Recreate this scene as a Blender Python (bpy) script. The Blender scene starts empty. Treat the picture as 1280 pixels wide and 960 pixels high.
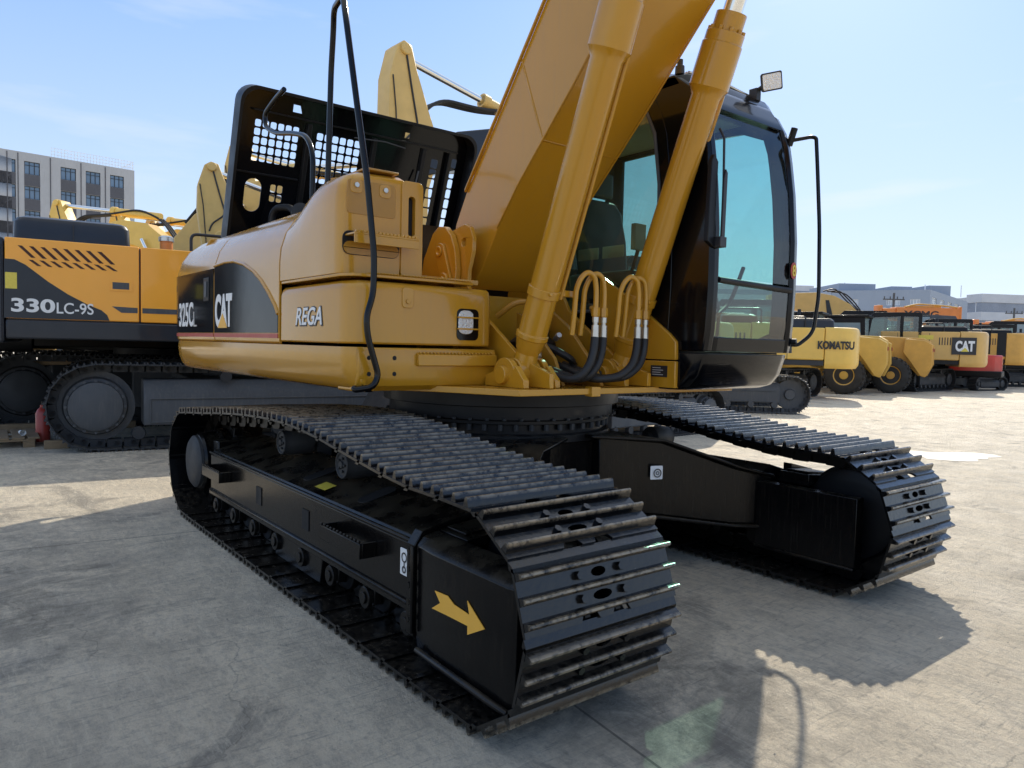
import bpy, math, random
from mathutils import Vector, Matrix, geometry
random.seed(7)
S = bpy.context.scene
COL = S.collection
R = math.radians
# ------------------------------------------------------------------ camera
f_px, CAM = 910.62, Vector((3.98789, -3.04616, 1.37184))
FW = Vector((-0.78471832, 0.61760324, -0.05275782))
RT = Vector((0.61728957, 0.78636989, 0.0239994))
UP = Vector((-0.05630927, 0.01373408, 0.99831891))
cam = bpy.data.cameras.new('camera'); co = bpy.data.objects.new('camera', cam); COL.objects.link(co)
cam.sensor_width = 36; cam.lens = f_px / 1280 * 36; cam.clip_end = 3000; cam.clip_start = .05
M = Matrix((RT, UP, -FW)).transposed().to_4x4(); M.translation = CAM; co.matrix_world = M
S.camera = co
HF = Vector((-.7858, .6185, 0)); HR = Vector((.6185, .7858, 0))      # level view axes used to set out the yard
def yard(r, d, z=0):                                                  # metres right of / ahead of the place the photographer stands
    v = Vector((CAM.x, CAM.y, 0)) + HF * d + HR * r; v.z = z; return v
def atpx(px, d, z=0): return yard((px - 640) / f_px * d, d, z)
# ------------------------------------------------------------------ render / light
S.render.engine = 'CYCLES'
S.view_settings.view_transform = 'Standard'; S.view_settings.look = 'None'; S.view_settings.exposure = 0
SUN = Vector((-.68, 1.2, 1.0)).normalized()
w = bpy.data.worlds.new("World"); S.world = w; w.use_nodes = True
nt = w.node_tree; nt.nodes.clear()
out = nt.nodes.new('ShaderNodeOutputWorld'); bg = nt.nodes.new('ShaderNodeBackground'); sky = nt.nodes.new('ShaderNodeTexSky')
sky.sky_type = 'NISHITA'; sky.sun_disc = False
sky.sun_elevation = math.asin(SUN.z); sky.sun_rotation = math.atan2(SUN.x, SUN.y)
sky.altitude = 0; sky.air_density = 1.0; sky.dust_density = .5; sky.ozone_density = 3.0
bg.inputs[1].default_value = .15
# faint high cloud
tc = nt.nodes.new('ShaderNodeTexCoord'); mp = nt.nodes.new('ShaderNodeMapping'); mp.inputs['Scale'].default_value = (1.5, 1.5, 9)
nz = nt.nodes.new('ShaderNodeTexNoise'); nz.inputs['Scale'].default_value = 2.2; nz.inputs['Detail'].default_value = 7
cr = nt.nodes.new('ShaderNodeValToRGB'); cr.color_ramp.elements[0].position = .56; cr.color_ramp.elements[1].position = .8
cr.color_ramp.elements[1].color = (.38, .38, .38, 1)
mx = nt.nodes.new('ShaderNodeMix'); mx.data_type = 'RGBA'; mx.inputs['B'].default_value = (6.6, 6.7, 6.9, 1)
nt.links.new(tc.outputs['Generated'], mp.inputs[0]); nt.links.new(mp.outputs[0], nz.inputs['Vector']); nt.links.new(nz.outputs[0], cr.inputs[0])
# pale haze towards the horizon
spx = nt.nodes.new('ShaderNodeSeparateXYZ'); nt.links.new(tc.outputs['Generated'], spx.inputs[0])
hr_ = nt.nodes.new('ShaderNodeValToRGB'); nt.links.new(spx.outputs[2], hr_.inputs[0])
hr_.color_ramp.elements[0].position = 0; hr_.color_ramp.elements[0].color = (.93, .93, .93, 1)
hr_.color_ramp.elements[1].position = .5; hr_.color_ramp.elements[1].color = (.55, .55, .55, 1)
e4 = hr_.color_ramp.elements.new(.85); e4.color = (.9, .9, .9, 1)
hc = nt.nodes.new('ShaderNodeValToRGB'); nt.links.new(spx.outputs[2], hc.inputs[0])
hc.color_ramp.elements[0].position = 0; hc.color_ramp.elements[0].color = (.58, .66, .74, 1)
hc.color_ramp.elements[1].position = .5; hc.color_ramp.elements[1].color = (.20, .40, .84, 1)
e3 = hc.color_ramp.elements.new(.82); e3.color = (.62, .66, .70, 1)  # whiter overhead sky, out of view, added to brighten the shaded side
hs = nt.nodes.new('ShaderNodeVectorMath'); hs.operation = 'SCALE'; hs.inputs['Scale'].default_value = 9.7; nt.links.new(hc.outputs[0], hs.inputs[0])
hm = nt.nodes.new('ShaderNodeMix'); hm.data_type = 'RGBA'; nt.links.new(hr_.outputs[0], hm.inputs['Factor']); nt.links.new(sky.outputs[0], hm.inputs['A']); nt.links.new(hs.outputs[0], hm.inputs['B'])
nt.links.new(cr.outputs[0], mx.inputs['Factor']); nt.links.new(hm.outputs['Result'], mx.inputs['A']); nt.links.new(mx.outputs['Result'], bg.inputs[0])
nt.links.new(bg.outputs[0], out.inputs[0])
sl = bpy.data.lights.new('sun', 'SUN'); sl.energy = 5.0; sl.angle = R(.55); sl.color = (1, .90, .74)
so = bpy.data.objects.new('sun', sl); COL.objects.link(so); so.rotation_euler = SUN.to_track_quat('Z', 'Y').to_euler(); so.location = (0, 0, 20)
# ------------------------------------------------------------------ materials
def mat(name, col, rough=.5, metal=0., coat=0., noise=None, bump=None, dust=None, wear=None, streak=None, rnd=False, chips=False):
    """noise=(scale, amount) brightness variation; bump=(scale, strength); dust=(colour, amount) on upward faces;
       wear=(colour, z0, z1) bare metal above a local height"""
    m = bpy.data.materials.new(name); m.use_nodes = True; n = m.node_tree; b = n.nodes['Principled BSDF']
    b.inputs['Roughness'].default_value = rough; b.inputs['Metallic'].default_value = metal
    b.inputs['Coat Weight'].default_value = coat; b.inputs['Specular IOR Level'].default_value = .5 if sum(col) > .2 or coat == 0 or rnd else .24; b.inputs['Coat Roughness'].default_value = .06
    rgb = n.nodes.new('ShaderNodeRGB'); rgb.outputs[0].default_value = (*col, 1); c = rgb.outputs[0]
    t = n.nodes.new('ShaderNodeTexCoord')
    tobj = t.outputs['Object']
    if rnd:
        oi = n.nodes.new('ShaderNodeObjectInfo'); sc_ = n.nodes.new('ShaderNodeMath'); sc_.operation = 'MULTIPLY'; sc_.inputs[1].default_value = 53.; n.links.new(oi.outputs['Random'], sc_.inputs[0])
        va = n.nodes.new('ShaderNodeVectorMath'); va.operation = 'ADD'; n.links.new(tobj, va.inputs[0]); n.links.new(sc_.outputs[0], va.inputs[1]); tobj = va.outputs[0]
    def nzt(scale, detail=6, vec=None, rough_=.6):
        x = n.nodes.new('ShaderNodeTexNoise'); x.inputs['Scale'].default_value = scale; x.inputs['Detail'].default_value = detail
        x.inputs['Roughness'].default_value = rough_
        n.links.new(vec or tobj, x.inputs['Vector']); return x.outputs[0]
    def mixc(fac, a, bcol, mode='MIX'):
        x = n.nodes.new('ShaderNodeMix'); x.data_type = 'RGBA'; x.blend_type = mode; n.links.new(fac, x.inputs['Factor']); n.links.new(a, x.inputs['A'])
        if isinstance(bcol, tuple): x.inputs['B'].default_value = (*bcol, 1)
        else: n.links.new(bcol, x.inputs['B'])
        return x.outputs['Result']
    def ramp(v, a, b_, lo=0., hi=1.):
        x = n.nodes.new('ShaderNodeMapRange'); x.inputs[1].default_value = a; x.inputs[2].default_value = b_; x.inputs[3].default_value = lo; x.inputs[4].default_value = hi
        n.links.new(v, x.inputs[0]); return x.outputs[0]
    def mul(a, b_):
        x = n.nodes.new('ShaderNodeMath'); x.operation = 'MULTIPLY'; n.links.new(a, x.inputs[0])
        if isinstance(b_, (int, float)): x.inputs[1].default_value = b_
        else: n.links.new(b_, x.inputs[1])
        return x.outputs[0]
    if noise:
        c = mixc(ramp(nzt(noise[0]), .35, .75, 0, noise[1]), c, tuple(k * .45 for k in col))
    if streak:
        mpn = n.nodes.new('ShaderNodeMapping'); mpn.inputs['Scale'].default_value = streak[1]; n.links.new(t.outputs['Object'], mpn.inputs[0])
        c = mixc(ramp(nzt(4, 5, mpn.outputs[0]), .5, .75, 0, streak[2]), c, streak[0])
    if chips:
        c = mixc(mul(ramp(nzt(70, 2, None, .9), .735, .75), ramp(nzt(1.7, 3), .5, .62, 0, .75)), c, chips if isinstance(chips, tuple) else (.10, .06, .03))
    rg = ramp(nzt(5.0), .3, .8, rough * .8, min(1, rough * 1.35)); n.links.new(rg, b.inputs['Roughness'])
    if dust:
        g = n.nodes.new('ShaderNodeNewGeometry'); sp = n.nodes.new('ShaderNodeSeparateXYZ'); n.links.new(g.outputs['Normal'], sp.inputs[0])
        up = ramp(sp.outputs[2], .3, .95, .03, 1)
        fac = mul(mul(up, ramp(nzt(dust[2] if len(dust) > 2 else 6, 8), .38, .68)), dust[1])
        c = mixc(fac, c, dust[0])
        x = n.nodes.new('ShaderNodeMix'); x.data_type = 'FLOAT'; n.links.new(fac, x.inputs['Factor']); n.links.new(rg, x.inputs['A']); x.inputs['B'].default_value = .85
        n.links.new(x.outputs['Result'], b.inputs['Roughness'])
        if coat:
            n.links.new(ramp(fac, 0, .6, coat, 0), b.inputs['Coat Weight'])
    if wear:
        sp2 = n.nodes.new('ShaderNodeSeparateXYZ'); n.links.new(t.outputs['Object'], sp2.inputs[0])
        fac = mul(ramp(sp2.outputs[2], wear[1], wear[2]), ramp(nzt(22, 8, None, .75), .40, .56))
        c = mixc(fac, c, wear[0])
        n.links.new(mul(fac, .35), b.inputs['Metallic'])
    n.links.new(c, b.inputs['Base Color'])
    if bump:
        bn = n.nodes.new('ShaderNodeBump'); bn.inputs['Strength'].default_value = bump[1]; bn.inputs['Distance'].default_value = .01
        n.links.new(nzt(bump[0], 6), bn.inputs['Height']); n.links.new(bn.outputs[0], b.inputs['Normal'])
    return m
def glassmat(name, tint, gloss=.12, rough=.02, dirt=.12):
    m = bpy.data.materials.new(name); m.use_nodes = True; n = m.node_tree; n.nodes.clear()
    o = n.nodes.new('ShaderNodeOutputMaterial'); tr = n.nodes.new('ShaderNodeBsdfTransparent'); gl = n.nodes.new('ShaderNodeBsdfGlossy'); df = n.nodes.new('ShaderNodeBsdfDiffuse')
    tr.inputs[0].default_value = (*tint, 1); gl.inputs['Roughness'].default_value = rough; df.inputs[0].default_value = (.5, .55, .5, 1)
    fr = n.nodes.new('ShaderNodeLayerWeight'); fr.inputs[0].default_value = .25
    mr = n.nodes.new('ShaderNodeMapRange'); mr.inputs[3].default_value = gloss * .6; mr.inputs[4].default_value = .7; n.links.new(fr.outputs['Fresnel'], mr.inputs[0])
    m1 = n.nodes.new('ShaderNodeMixShader'); n.links.new(mr.outputs[0], m1.inputs[0]); n.links.new(tr.outputs[0], m1.inputs[1]); n.links.new(gl.outputs[0], m1.inputs[2])
    t = n.nodes.new('ShaderNodeTexCoord'); nn = n.nodes.new('ShaderNodeTexNoise'); nn.inputs['Scale'].default_value = 3; nn.inputs['Detail'].default_value = 9; nn.inputs['Roughness'].default_value = .7
    n.links.new(t.outputs['Object'], nn.inputs['Vector']); m3 = n.nodes.new('ShaderNodeMapRange'); m3.inputs[1].default_value = .45; m3.inputs[2].default_value = .85; m3.inputs[4].default_value = dirt * 2.5
    n.links.new(nn.outputs[0], m3.inputs[0])
    m2 = n.nodes.new('ShaderNodeMixShader'); n.links.new(m3.outputs[0], m2.inputs[0]); n.links.new(m1.outputs[0], m2.inputs[1]); n.links.new(df.outputs[0], m2.inputs[2])
    n.links.new(m2.outputs[0], o.inputs[0]); return m
DUSTC = (.34, .29, .21)
STR = mat('dark_stripe_vinyl', (.003, .0035, .005), .10, 0, 0, noise=(3, .3), bump=(2.5, .05)); STR.node_tree.nodes['Principled BSDF'].inputs['Specular IOR Level'].default_value = .22
YEL = mat('ochre_paint', (.54, .262, .017), .20, 0, .45, noise=(1.3, .14), bump=(3.0, .045), dust=(DUSTC, .16, 9), streak=((.36, .21, .06), (9, 9, .7), .16), chips=True)
YEL.node_tree.nodes['Principled BSDF'].inputs['Specular IOR Level'].default_value = .42
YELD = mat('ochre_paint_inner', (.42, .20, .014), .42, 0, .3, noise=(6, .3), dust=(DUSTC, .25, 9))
BLK = mat('black_gloss_paint', (.0025, .003, .0045), .14, 0, .15, noise=(3, .3), bump=(4, .04), dust=(DUSTC, .03, 7))
BLKM = mat('black_satin_paint', (.008, .0085, .010), .42, 0, .05, noise=(8, .4), dust=(DUSTC, .12, 8))
FRM = mat('black_frame_paint', (.003, .003, .0035), .2, 0, .02, noise=(4, .4), bump=(30, .08), dust=((.15, .12, .075), .34, 7), streak=((.07, .055, .04), (22, 22, 1.2), .16))
SHOE = mat('track_steel_paint', (.0025, .003, .004), .15, 0, .12, noise=(9, .4), bump=(38, .16), dust=((.17, .14, .10), .2, 34), wear=((.25, .205, .145), .028, .040), rnd=True, chips=(.36, .33, .28))
CHN = mat('greasy_chain_steel', (.008, .0075, .007), .36, .2, .1, noise=(20, .5), dust=((.14, .11, .07), .3, 30))
RUB = mat('black_rubber', (.012, .012, .013), .55, 0, 0, noise=(12, .4), bump=(60, .2))
STL = mat('galvanised_steel', (.62, .60, .55), .32, .85, 0, noise=(14, .3))
CHR = mat('chrome_rod', (.78, .78, .76), .12, 1.)
HOLE = mat('painted_recess_shade', (.006, .006, .006), .7)  # near-black colour standing in for the shade inside openings
INT = mat('cab_interior_plastic', (.045, .047, .045), .55, noise=(9, .4), dust=((.3, .28, .22), .25, 12))
BEI = mat('cab_headliner', (.42, .33, .22), .8, noise=(8, .2))
GLS = glassmat('green_tinted_glass', (.52, .80, .76), .14, .02, .03)
GLD = glassmat('smoky_cab_glass', (.42, .58, .53), .2, .03, .05)
LAMP = mat('lamp_reflector', (.8, .8, .78), .18, .7, 0, bump=(90, .9))
WHT = mat('white_vinyl', (.78, .78, .76), .4, noise=(20, .1))
ARW = mat('orange_vinyl', (.85, .45, .06), .4, noise=(10, .1))
YST = mat('yellow_sticker', (.75, .60, .08), .45, noise=(40, .3))
REDV = mat('red_vinyl', (.42, .05, .035), .35, noise=(10, .2))
INK = mat('dark_ink', (.02, .02, .022), .45)
GRYM = mat('grey_model_lettering', (.55, .53, .5), .35)
# background paints
HYU = mat('orange_yellow_paint', (1.0, .42, .03), .38, 0, .4, noise=(2, .12), dust=(DUSTC, .2, 9))
HYD = mat('charcoal_blue_paint', (.022, .026, .034), .38, 0, .3, noise=(3, .3), dust=(DUSTC, .1, 9))
DRT = mat('dusty_dark_steel', (.028, .031, .035), .6, .1, 0, noise=(6, .4), dust=((.15, .14, .12), .45, 9), bump=(30, .2))
DRF = mat('dusty_grey_frame', (.072, .078, .085), .6, 0, 0, noise=(3, .4), dust=((.22, .2, .17), .5, 6), streak=((.17, .16, .14), (10, 10, 1), .3), bump=(25, .15))
PAL = mat('pale_yellow_paint', (.76, .50, .15), .5, 0, .1, noise=(4, .25), dust=((.5, .42, .28), .3, 6))
KOM = mat('lemon_yellow_paint', (.86, .54, .10), .45, 0, .2, noise=(3, .2), dust=(DUSTC, .3, 6))
TAN = mat('tan_yellow_paint', (.68, .41, .11), .45, 0, .2, noise=(3, .25), dust=(DUSTC, .3, 6))
LOD = mat('loader_ochre_paint', (.68, .36, .06), .5, 0, .1, noise=(3, .35), dust=(DUSTC, .35, 6))
ORG = mat('crane_orange_paint', (.75, .25, .05), .5, 0, .1, noise=(3, .25), dust=(DUSTC, .25, 6))
RED = mat('red_paint', (.55, .035, .02), .42, 0, .3, noise=(3, .2), dust=(DUSTC, .15, 6))
DKG = mat('dark_cab_glass', (.03, .04, .045), .12, 0, .6, noise=(3, .4))
LTG = mat('pale_cab_glass', (.22, .30, .33), .15, 0, .4, noise=(3, .3))
TYR = mat('dusty_tyre_rubber', (.035, .033, .03), .8, 0, 0, noise=(8, .4), dust=((.22, .19, .14), .5, 8))
WOOD = mat('weathered_pallet_wood', (.30, .21, .12), .8, noise=(12, .5), streak=((.12, .09, .06), (2, 30, 30), .6), bump=(30, .4))
# ------------------------------------------------------------------ mesh helpers
class MB:
    def __init__(s): s.v = []; s.f = []; s.m = []; s.k = 0
    def add(s, vs, fs, T=None):
        o = len(s.v); s.v += [tuple((T @ Vector(p)) if T else p) for p in vs]
        s.f += [tuple(i + o for i in q) for q in fs]; s.m += [s.k] * len(fs); return s
    def mt(s, k): s.k = k; return s
    def box(s, x0, x1, y0, y1, z0, z1, T=None):
        if x0 > x1: x0, x1 = x1, x0
        if y0 > y1: y0, y1 = y1, y0
        if z0 > z1: z0, z1 = z1, z0
        v = [(x0, y0, z0), (x1, y0, z0), (x1, y1, z0), (x0, y1, z0), (x0, y0, z1), (x1, y0, z1), (x1, y1, z1), (x0, y1, z1)]
        return s.add(v, [(0, 3, 2, 1), (4, 5, 6, 7), (0, 1, 5, 4), (1, 2, 6, 5), (2, 3, 7, 6), (3, 0, 4, 7)], T)
    def loft(s, rings, cap=True, closed=True, T=None):
        n = len(rings[0]); vs = [p for r in rings for p in r]; fs = []
        for i in range(len(rings) - 1):
            for j in range(n if closed else n - 1):
                a = i * n + j; b = i * n + (j + 1) % n; fs.append((a, b, b + n, a + n))
        if cap: fs += [tuple(range(n - 1, -1, -1)), tuple((len(rings) - 1) * n + j for j in range(n))]
        return s.add(vs, fs, T)
    def prism(s, poly, axis, a, b, T=None):       # poly in the two other axes (order xy, xz, yz)
        def P(u, v, c): return (c, u, v) if axis == 'x' else (u, c, v) if axis == 'y' else (u, v, c)
        return s.loft([[P(u, v, a) for u, v in poly], [P(u, v, b) for u, v in poly]], T=T)
    def cyl(s, p0, p1, r0, r1=None, n=24, T=None, cap=True):
        r1 = r0 if r1 is None else r1; p0, p1 = Vector(p0), Vector(p1); d = (p1 - p0).normalized()
        u = d.orthogonal().normalized(); v = d.cross(u)
        c = [(math.cos(2 * math.pi * i / n), math.sin(2 * math.pi * i / n)) for i in range(n)]
        return s.loft([[tuple(p + (u * a + v * b) * r) for a, b in c] for p, r in ((p0, r0), (p1, r1))], cap, T=T)
    def lathe(s, p0, d, prof, n=32, T=None):      # prof: (distance along d, radius)
        p0 = Vector(p0); d = Vector(d).normalized(); u = d.orthogonal().normalized(); v = d.cross(u)
        c = [(math.cos(2 * math.pi * i / n), math.sin(2 * math.pi * i / n)) for i in range(n)]
        return s.loft([[tuple(p0 + d * h + (u * a + v * b) * max(r, .0005)) for a, b in c] for h, r in prof], True, T=T)
    def tube(s, pts, r, n=12, T=None, fil=0):
        pts = [Vector(p) for p in pts]
        if fil: pts = fillet(pts, fil)
        rings = []; u = None
        for i, p in enumerate(pts):
            d = (pts[min(i + 1, len(pts) - 1)] - pts[max(i - 1, 0)]).normalized()
            if u is None: u = d.orthogonal().normalized()
            u = (u - d * u.dot(d)).normalized(); v = d.cross(u); rr = r[i] if isinstance(r, list) else r
            rings.append([tuple(p + (u * math.cos(2 * math.pi * k / n) + v * math.sin(2 * math.pi * k / n)) * rr) for k in range(n)])
        return s.loft(rings, T=T)
    def slab(s, outer, holes, axis, a, b, T=None):   # flat plate with real holes
        loops = [list(outer)] + [list(h) for h in holes]
        tri = geometry.tessellate_polygon([[Vector((u, v, 0)) for u, v in l] for l in loops])
        flat = [q for l in loops for q in l]
        def P(u, v, c): return (c, u, v) if axis == 'x' else (u, c, v) if axis == 'y' else (u, v, c)
        n = len(flat); vs = [P(u, v, a) for u, v in flat] + [P(u, v, b) for u, v in flat]; fs = []
        for t in tri: fs.append((t[0], t[1], t[2])); fs.append((t[2] + n, t[1] + n, t[0] + n))
        o = 0
        for l in loops:
            for j in range(len(l)):
                p, q = o + j, o + (j + 1) % len(l); fs.append((p, q, q + n, p + n))
            o += len(l)
        return s.add(vs, fs, T)
    def build(s, name, mats, parent=None, bevel=0, seg=2, angle=32, sub=0):
        me = bpy.data.meshes.new(name); me.from_pydata(s.v, [], s.f)
        mats = mats if isinstance(mats, (list, tuple)) else [mats]
        for m in mats: me.materials.append(m)
        me.polygons.foreach_set('material_index', s.m)
        bmn = __import__('bmesh').new(); bmn.from_mesh(me); __import__('bmesh').ops.recalc_face_normals(bmn, faces=bmn.faces); bmn.to_mesh(me); bmn.free()
        me.polygons.foreach_set('use_smooth', [True] * len(me.polygons)); me.set_sharp_from_angle(angle=R(angle)); me.update()
        o = bpy.data.objects.new(name, me); COL.objects.link(o)
        if parent: o.parent = parent
        if bevel:
            b = o.modifiers.new('bevel', 'BEVEL'); b.width = bevel; b.segments = seg; b.limit_method = 'ANGLE'; b.angle_limit = R(35); b.harden_normals = False
        return o
def fillet(pts, r, n=6):
    o = [pts[0]]
    for i in range(1, len(pts) - 1):
        p, a, b = pts[i], pts[i - 1], pts[i + 1]; da, db = (a - p), (b - p); k = min(r, da.length * .48, db.length * .48)
        s, e = p + da.normalized() * k, p + db.normalized() * k
        for j in range(n + 1):
            t = j / n; o.append(s * (1 - t) ** 2 + p * 2 * t * (1 - t) + e * t * t)
    return o + [pts[-1]]
def rrect(x0, x1, y0, y1, r, n=4):
    o = []
    for cx, cy, a in ((x1 - r, y1 - r, 0), (x0 + r, y1 - r, 90), (x0 + r, y0 + r, 180), (x1 - r, y0 + r, 270)):
        for i in range(n + 1):
            t = R(a + 90 * i / n); o.append((cx + r * math.cos(t), cy + r * math.sin(t)))
    return o
def empty(name, label=None, cat=None, loc=(0, 0, 0), rz=0, group=None, parent=None):
    o = bpy.data.objects.new(name, None); COL.objects.link(o); o.location = loc; o.rotation_euler = (0, 0, rz); o.empty_display_size = .2
    if label: o['label'] = label; o['category'] = cat
    if group: o['group'] = group
    if parent: o.parent = parent
    return o
def tag(o, label=None, cat=None, group=None, kind=None):
    if label: o['label'] = label
    if cat: o['category'] = cat
    if group: o['group'] = group
    if kind: o['kind'] = kind
    return o
def lettering(name, body, m, parent, origin, xdir, ydir, width, height, bold=.0, depth=.003, shear=0, sp=1.0):
    cu = bpy.data.curves.new(name, 'FONT'); cu.body = body; cu.offset = bold; cu.extrude = .01; cu.shear = shear; cu.space_character = sp
    cu.align_x = 'LEFT'; to = bpy.data.objects.new('tmp', cu); COL.objects.link(to)
    bpy.context.view_layer.update(); dg = bpy.context.evaluated_depsgraph_get(); me = bpy.data.meshes.new_from_object(to.evaluated_get(dg)); bpy.data.objects.remove(to)
    xs = [v.co.x for v in me.vertices]; ys = [v.co.y for v in me.vertices]; x0, x1, y0, y1 = min(xs), max(xs), min(ys), max(ys)
    X, Y, O = Vector(xdir).normalized(), Vector(ydir).normalized(), Vector(origin); Z = X.cross(Y)
    for v in me.vertices:
        c = v.co.copy(); v.co = O + X * ((c.x - x0) / (x1 - x0) * width) + Y * ((c.y - y0) / (y1 - y0) * height) + Z * (depth * (.5 + c.z / .02))
    me.materials.clear(); me.materials.append(m); o = bpy.data.objects.new(name, me); COL.objects.link(o); o.parent = parent; return o
def flatpoly(name, pts, m, parent, origin, xdir, ydir, depth=.003):
    X, Y, O = Vector(xdir).normalized(), Vector(ydir).normalized(), Vector(origin); Z = X.cross(Y)
    b = MB(); b.loft([[tuple(O + X * u + Y * v + Z * d) for u, v in pts] for d in (0, depth)]); return b.build(name, m, parent)
def children(o): return [c for c in bpy.data.objects if c.parent == o]
def copy_tree(o, parent=None):
    c = o.copy(); COL.objects.link(c); c.parent = parent
    for ch in children(o): copy_tree(ch, c)
    return c
# ------------------------------------------------------------------ ground
def ground_mat():
    m = bpy.data.materials.new('dusty_concrete'); m.use_nodes = True; n = m.node_tree; b = n.nodes['Principled BSDF']; L = n.links.new
    t = n.nodes.new('ShaderNodeTexCoord')
    def N(scale, det=8, ro=.6, sc=None, rot=0, dist=0):
        v = t.outputs['Object']
        if sc:
            mp_ = n.nodes.new('ShaderNodeMapping'); mp_.inputs['Scale'].default_value = sc; mp_.inputs['Rotation'].default_value = (0, 0, rot); L(v, mp_.inputs[0]); v = mp_.outputs[0]
        x = n.nodes.new('ShaderNodeTexNoise'); x.inputs['Scale'].default_value = scale; x.inputs['Detail'].default_value = det; x.inputs['Roughness'].default_value = ro; x.inputs['Distortion'].default_value = dist
        L(v, x.inputs['Vector']); return x.outputs[0]
    def rp(v, a, b_, lo=0, hi=1):
        x = n.nodes.new('ShaderNodeMapRange'); x.inputs[1].default_value = a; x.inputs[2].default_value = b_; x.inputs[3].default_value = lo; x.inputs[4].default_value = hi; L(v, x.inputs[0]); return x.outputs[0]
    def mix(fac, a, bb):
        x = n.nodes.new('ShaderNodeMix'); x.data_type = 'RGBA'; L(fac, x.inputs['Factor'])
        for s, k in (('A', a), ('B', bb)):
            if isinstance(k, tuple): x.inputs[s].default_value = (*k, 1)
            else: L(k, x.inputs[s])
        return x.outputs['Result']
    c = mix(rp(N(.35, 6), .35, .65), (.76, .66, .50), (.90, .795, .62))
    c = mix(rp(N(2.3, 10, .7), .42, .62, 0, .9), c, (.60, .53, .415))
    c = mix(rp(N(7.0, 10, .8, (1, 2.2, 1), .7), .47, .62, 0, .42), c, (.34, .31, .265))
    c = mix(rp(N(13.0, 8, .8, (3, 1, 1), 1.3), .55, .63, 0, .6), c, (.86, .77, .60))
    c = mix(rp(N(1.1, 9, .7, None, 0, 1.2), .56, .66, 0, .7), c, (.24, .22, .19))
    c = mix(rp(N(3.2, 9, .78, (1, 8, 1), 1.0), .52, .64, 0, .75), c, (.84, .76, .60))
    c = mix(rp(N(4.5, 9, .78, (10, 1, 1), .4), .54, .66, 0, .6), c, (.22, .205, .18))
    c = mix(rp(N(26, 6, .8), .50, .68, 0, .45), c, (.24, .22, .19))
    c = mix(rp(N(60, 3, .8), .66, .74, 0, .7), c, (.70, .67, .60))
    vor = n.nodes.new('ShaderNodeTexVoronoi'); vor.feature = 'DISTANCE_TO_EDGE'; vor.inputs['Scale'].default_value = .16
    dv = n.nodes.new('ShaderNodeVectorMath'); dv.operation = 'ADD'; nn = n.nodes.new('ShaderNodeTexNoise'); nn.inputs['Scale'].default_value = 1.3; nn.inputs['Detail'].default_value = 6
    L(t.outputs['Object'], nn.inputs['Vector']); L(t.outputs['Object'], dv.inputs[0]); L(nn.outputs['Color'], dv.inputs[1]); L(dv.outputs[0], vor.inputs['Vector'])
    c = mix(rp(vor.outputs['Distance'], .0002, .0010, .3, 0), c, (.07, .065, .055))
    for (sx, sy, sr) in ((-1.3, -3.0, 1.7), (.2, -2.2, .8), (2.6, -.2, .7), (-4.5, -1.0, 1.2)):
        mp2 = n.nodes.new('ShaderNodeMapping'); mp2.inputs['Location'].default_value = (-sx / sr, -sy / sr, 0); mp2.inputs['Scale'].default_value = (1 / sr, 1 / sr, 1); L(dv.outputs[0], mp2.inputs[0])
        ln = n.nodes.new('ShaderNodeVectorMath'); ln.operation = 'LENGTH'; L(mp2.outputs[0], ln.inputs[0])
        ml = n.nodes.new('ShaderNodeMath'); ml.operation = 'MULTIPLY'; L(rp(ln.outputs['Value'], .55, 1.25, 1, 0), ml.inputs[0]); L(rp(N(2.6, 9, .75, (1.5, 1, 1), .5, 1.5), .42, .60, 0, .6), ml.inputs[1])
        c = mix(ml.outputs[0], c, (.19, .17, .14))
    # slab joints
    br = n.nodes.new('ShaderNodeTexBrick'); br.offset = 0; br.inputs['Scale'].default_value = 1; br.inputs['Mortar Size'].default_value = .006; br.inputs['Brick Width'].default_value = 4.5; br.inputs['Row Height'].default_value = 4.5
    br.inputs['Color1'].default_value = (0, 0, 0, 1); br.inputs['Color2'].default_value = (0, 0, 0, 1); br.inputs['Mortar'].default_value = (1, 1, 1, 1)
    mpb = n.nodes.new('ShaderNodeMapping'); mpb.inputs['Rotation'].default_value = (0, 0, .12); mpb.inputs['Location'].default_value = (1.2, .9, 0); L(t.outputs['Object'], mpb.inputs[0]); L(mpb.outputs[0], br.inputs['Vector'])
    c = mix(rp(br.outputs['Color'], 0, 1, 0, .65), c, (.08, .075, .065))
    L(c, b.inputs['Base Color']); L(rp(N(3), .3, .7, .62, .95), b.inputs['Roughness'])
    ad = n.nodes.new('ShaderNodeMath'); ad.operation = 'ADD'; L(N(9, 10, .75), ad.inputs[0]); L(N(55, 6, .8), ad.inputs[1])
    bp = n.nodes.new('ShaderNodeBump'); bp.inputs['Strength'].default_value = 1.0; bp.inputs['Distance'].default_value = .03; L(ad.outputs[0], bp.inputs['Height']); L(bp.outputs[0], b.inputs['Normal'])
    return m
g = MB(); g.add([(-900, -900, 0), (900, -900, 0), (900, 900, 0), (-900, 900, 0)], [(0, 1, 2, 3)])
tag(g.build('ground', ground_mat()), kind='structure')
pm = mat('spilt_white_wash', (.56, .52, .45), .6, noise=(9, .4))
def blot(name, cx, cy, rx, ry, rot, seed, z=.004):
    rnd = random.Random(seed); b = MB(); n = 40; pts = []
    for i in range(n):
        a = 2 * math.pi * i / n; k = 1 + .22 * math.sin(3 * a + seed) + .12 * rnd.uniform(-1, 1)
        x, y = rx * k * math.cos(a), ry * k * math.sin(a); pts.append((cx + x * math.cos(rot) - y * math.sin(rot), cy + x * math.sin(rot) + y * math.cos(rot), z))
    b.add(pts, [tuple(range(n))]); return b.build(name, pm)
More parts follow.
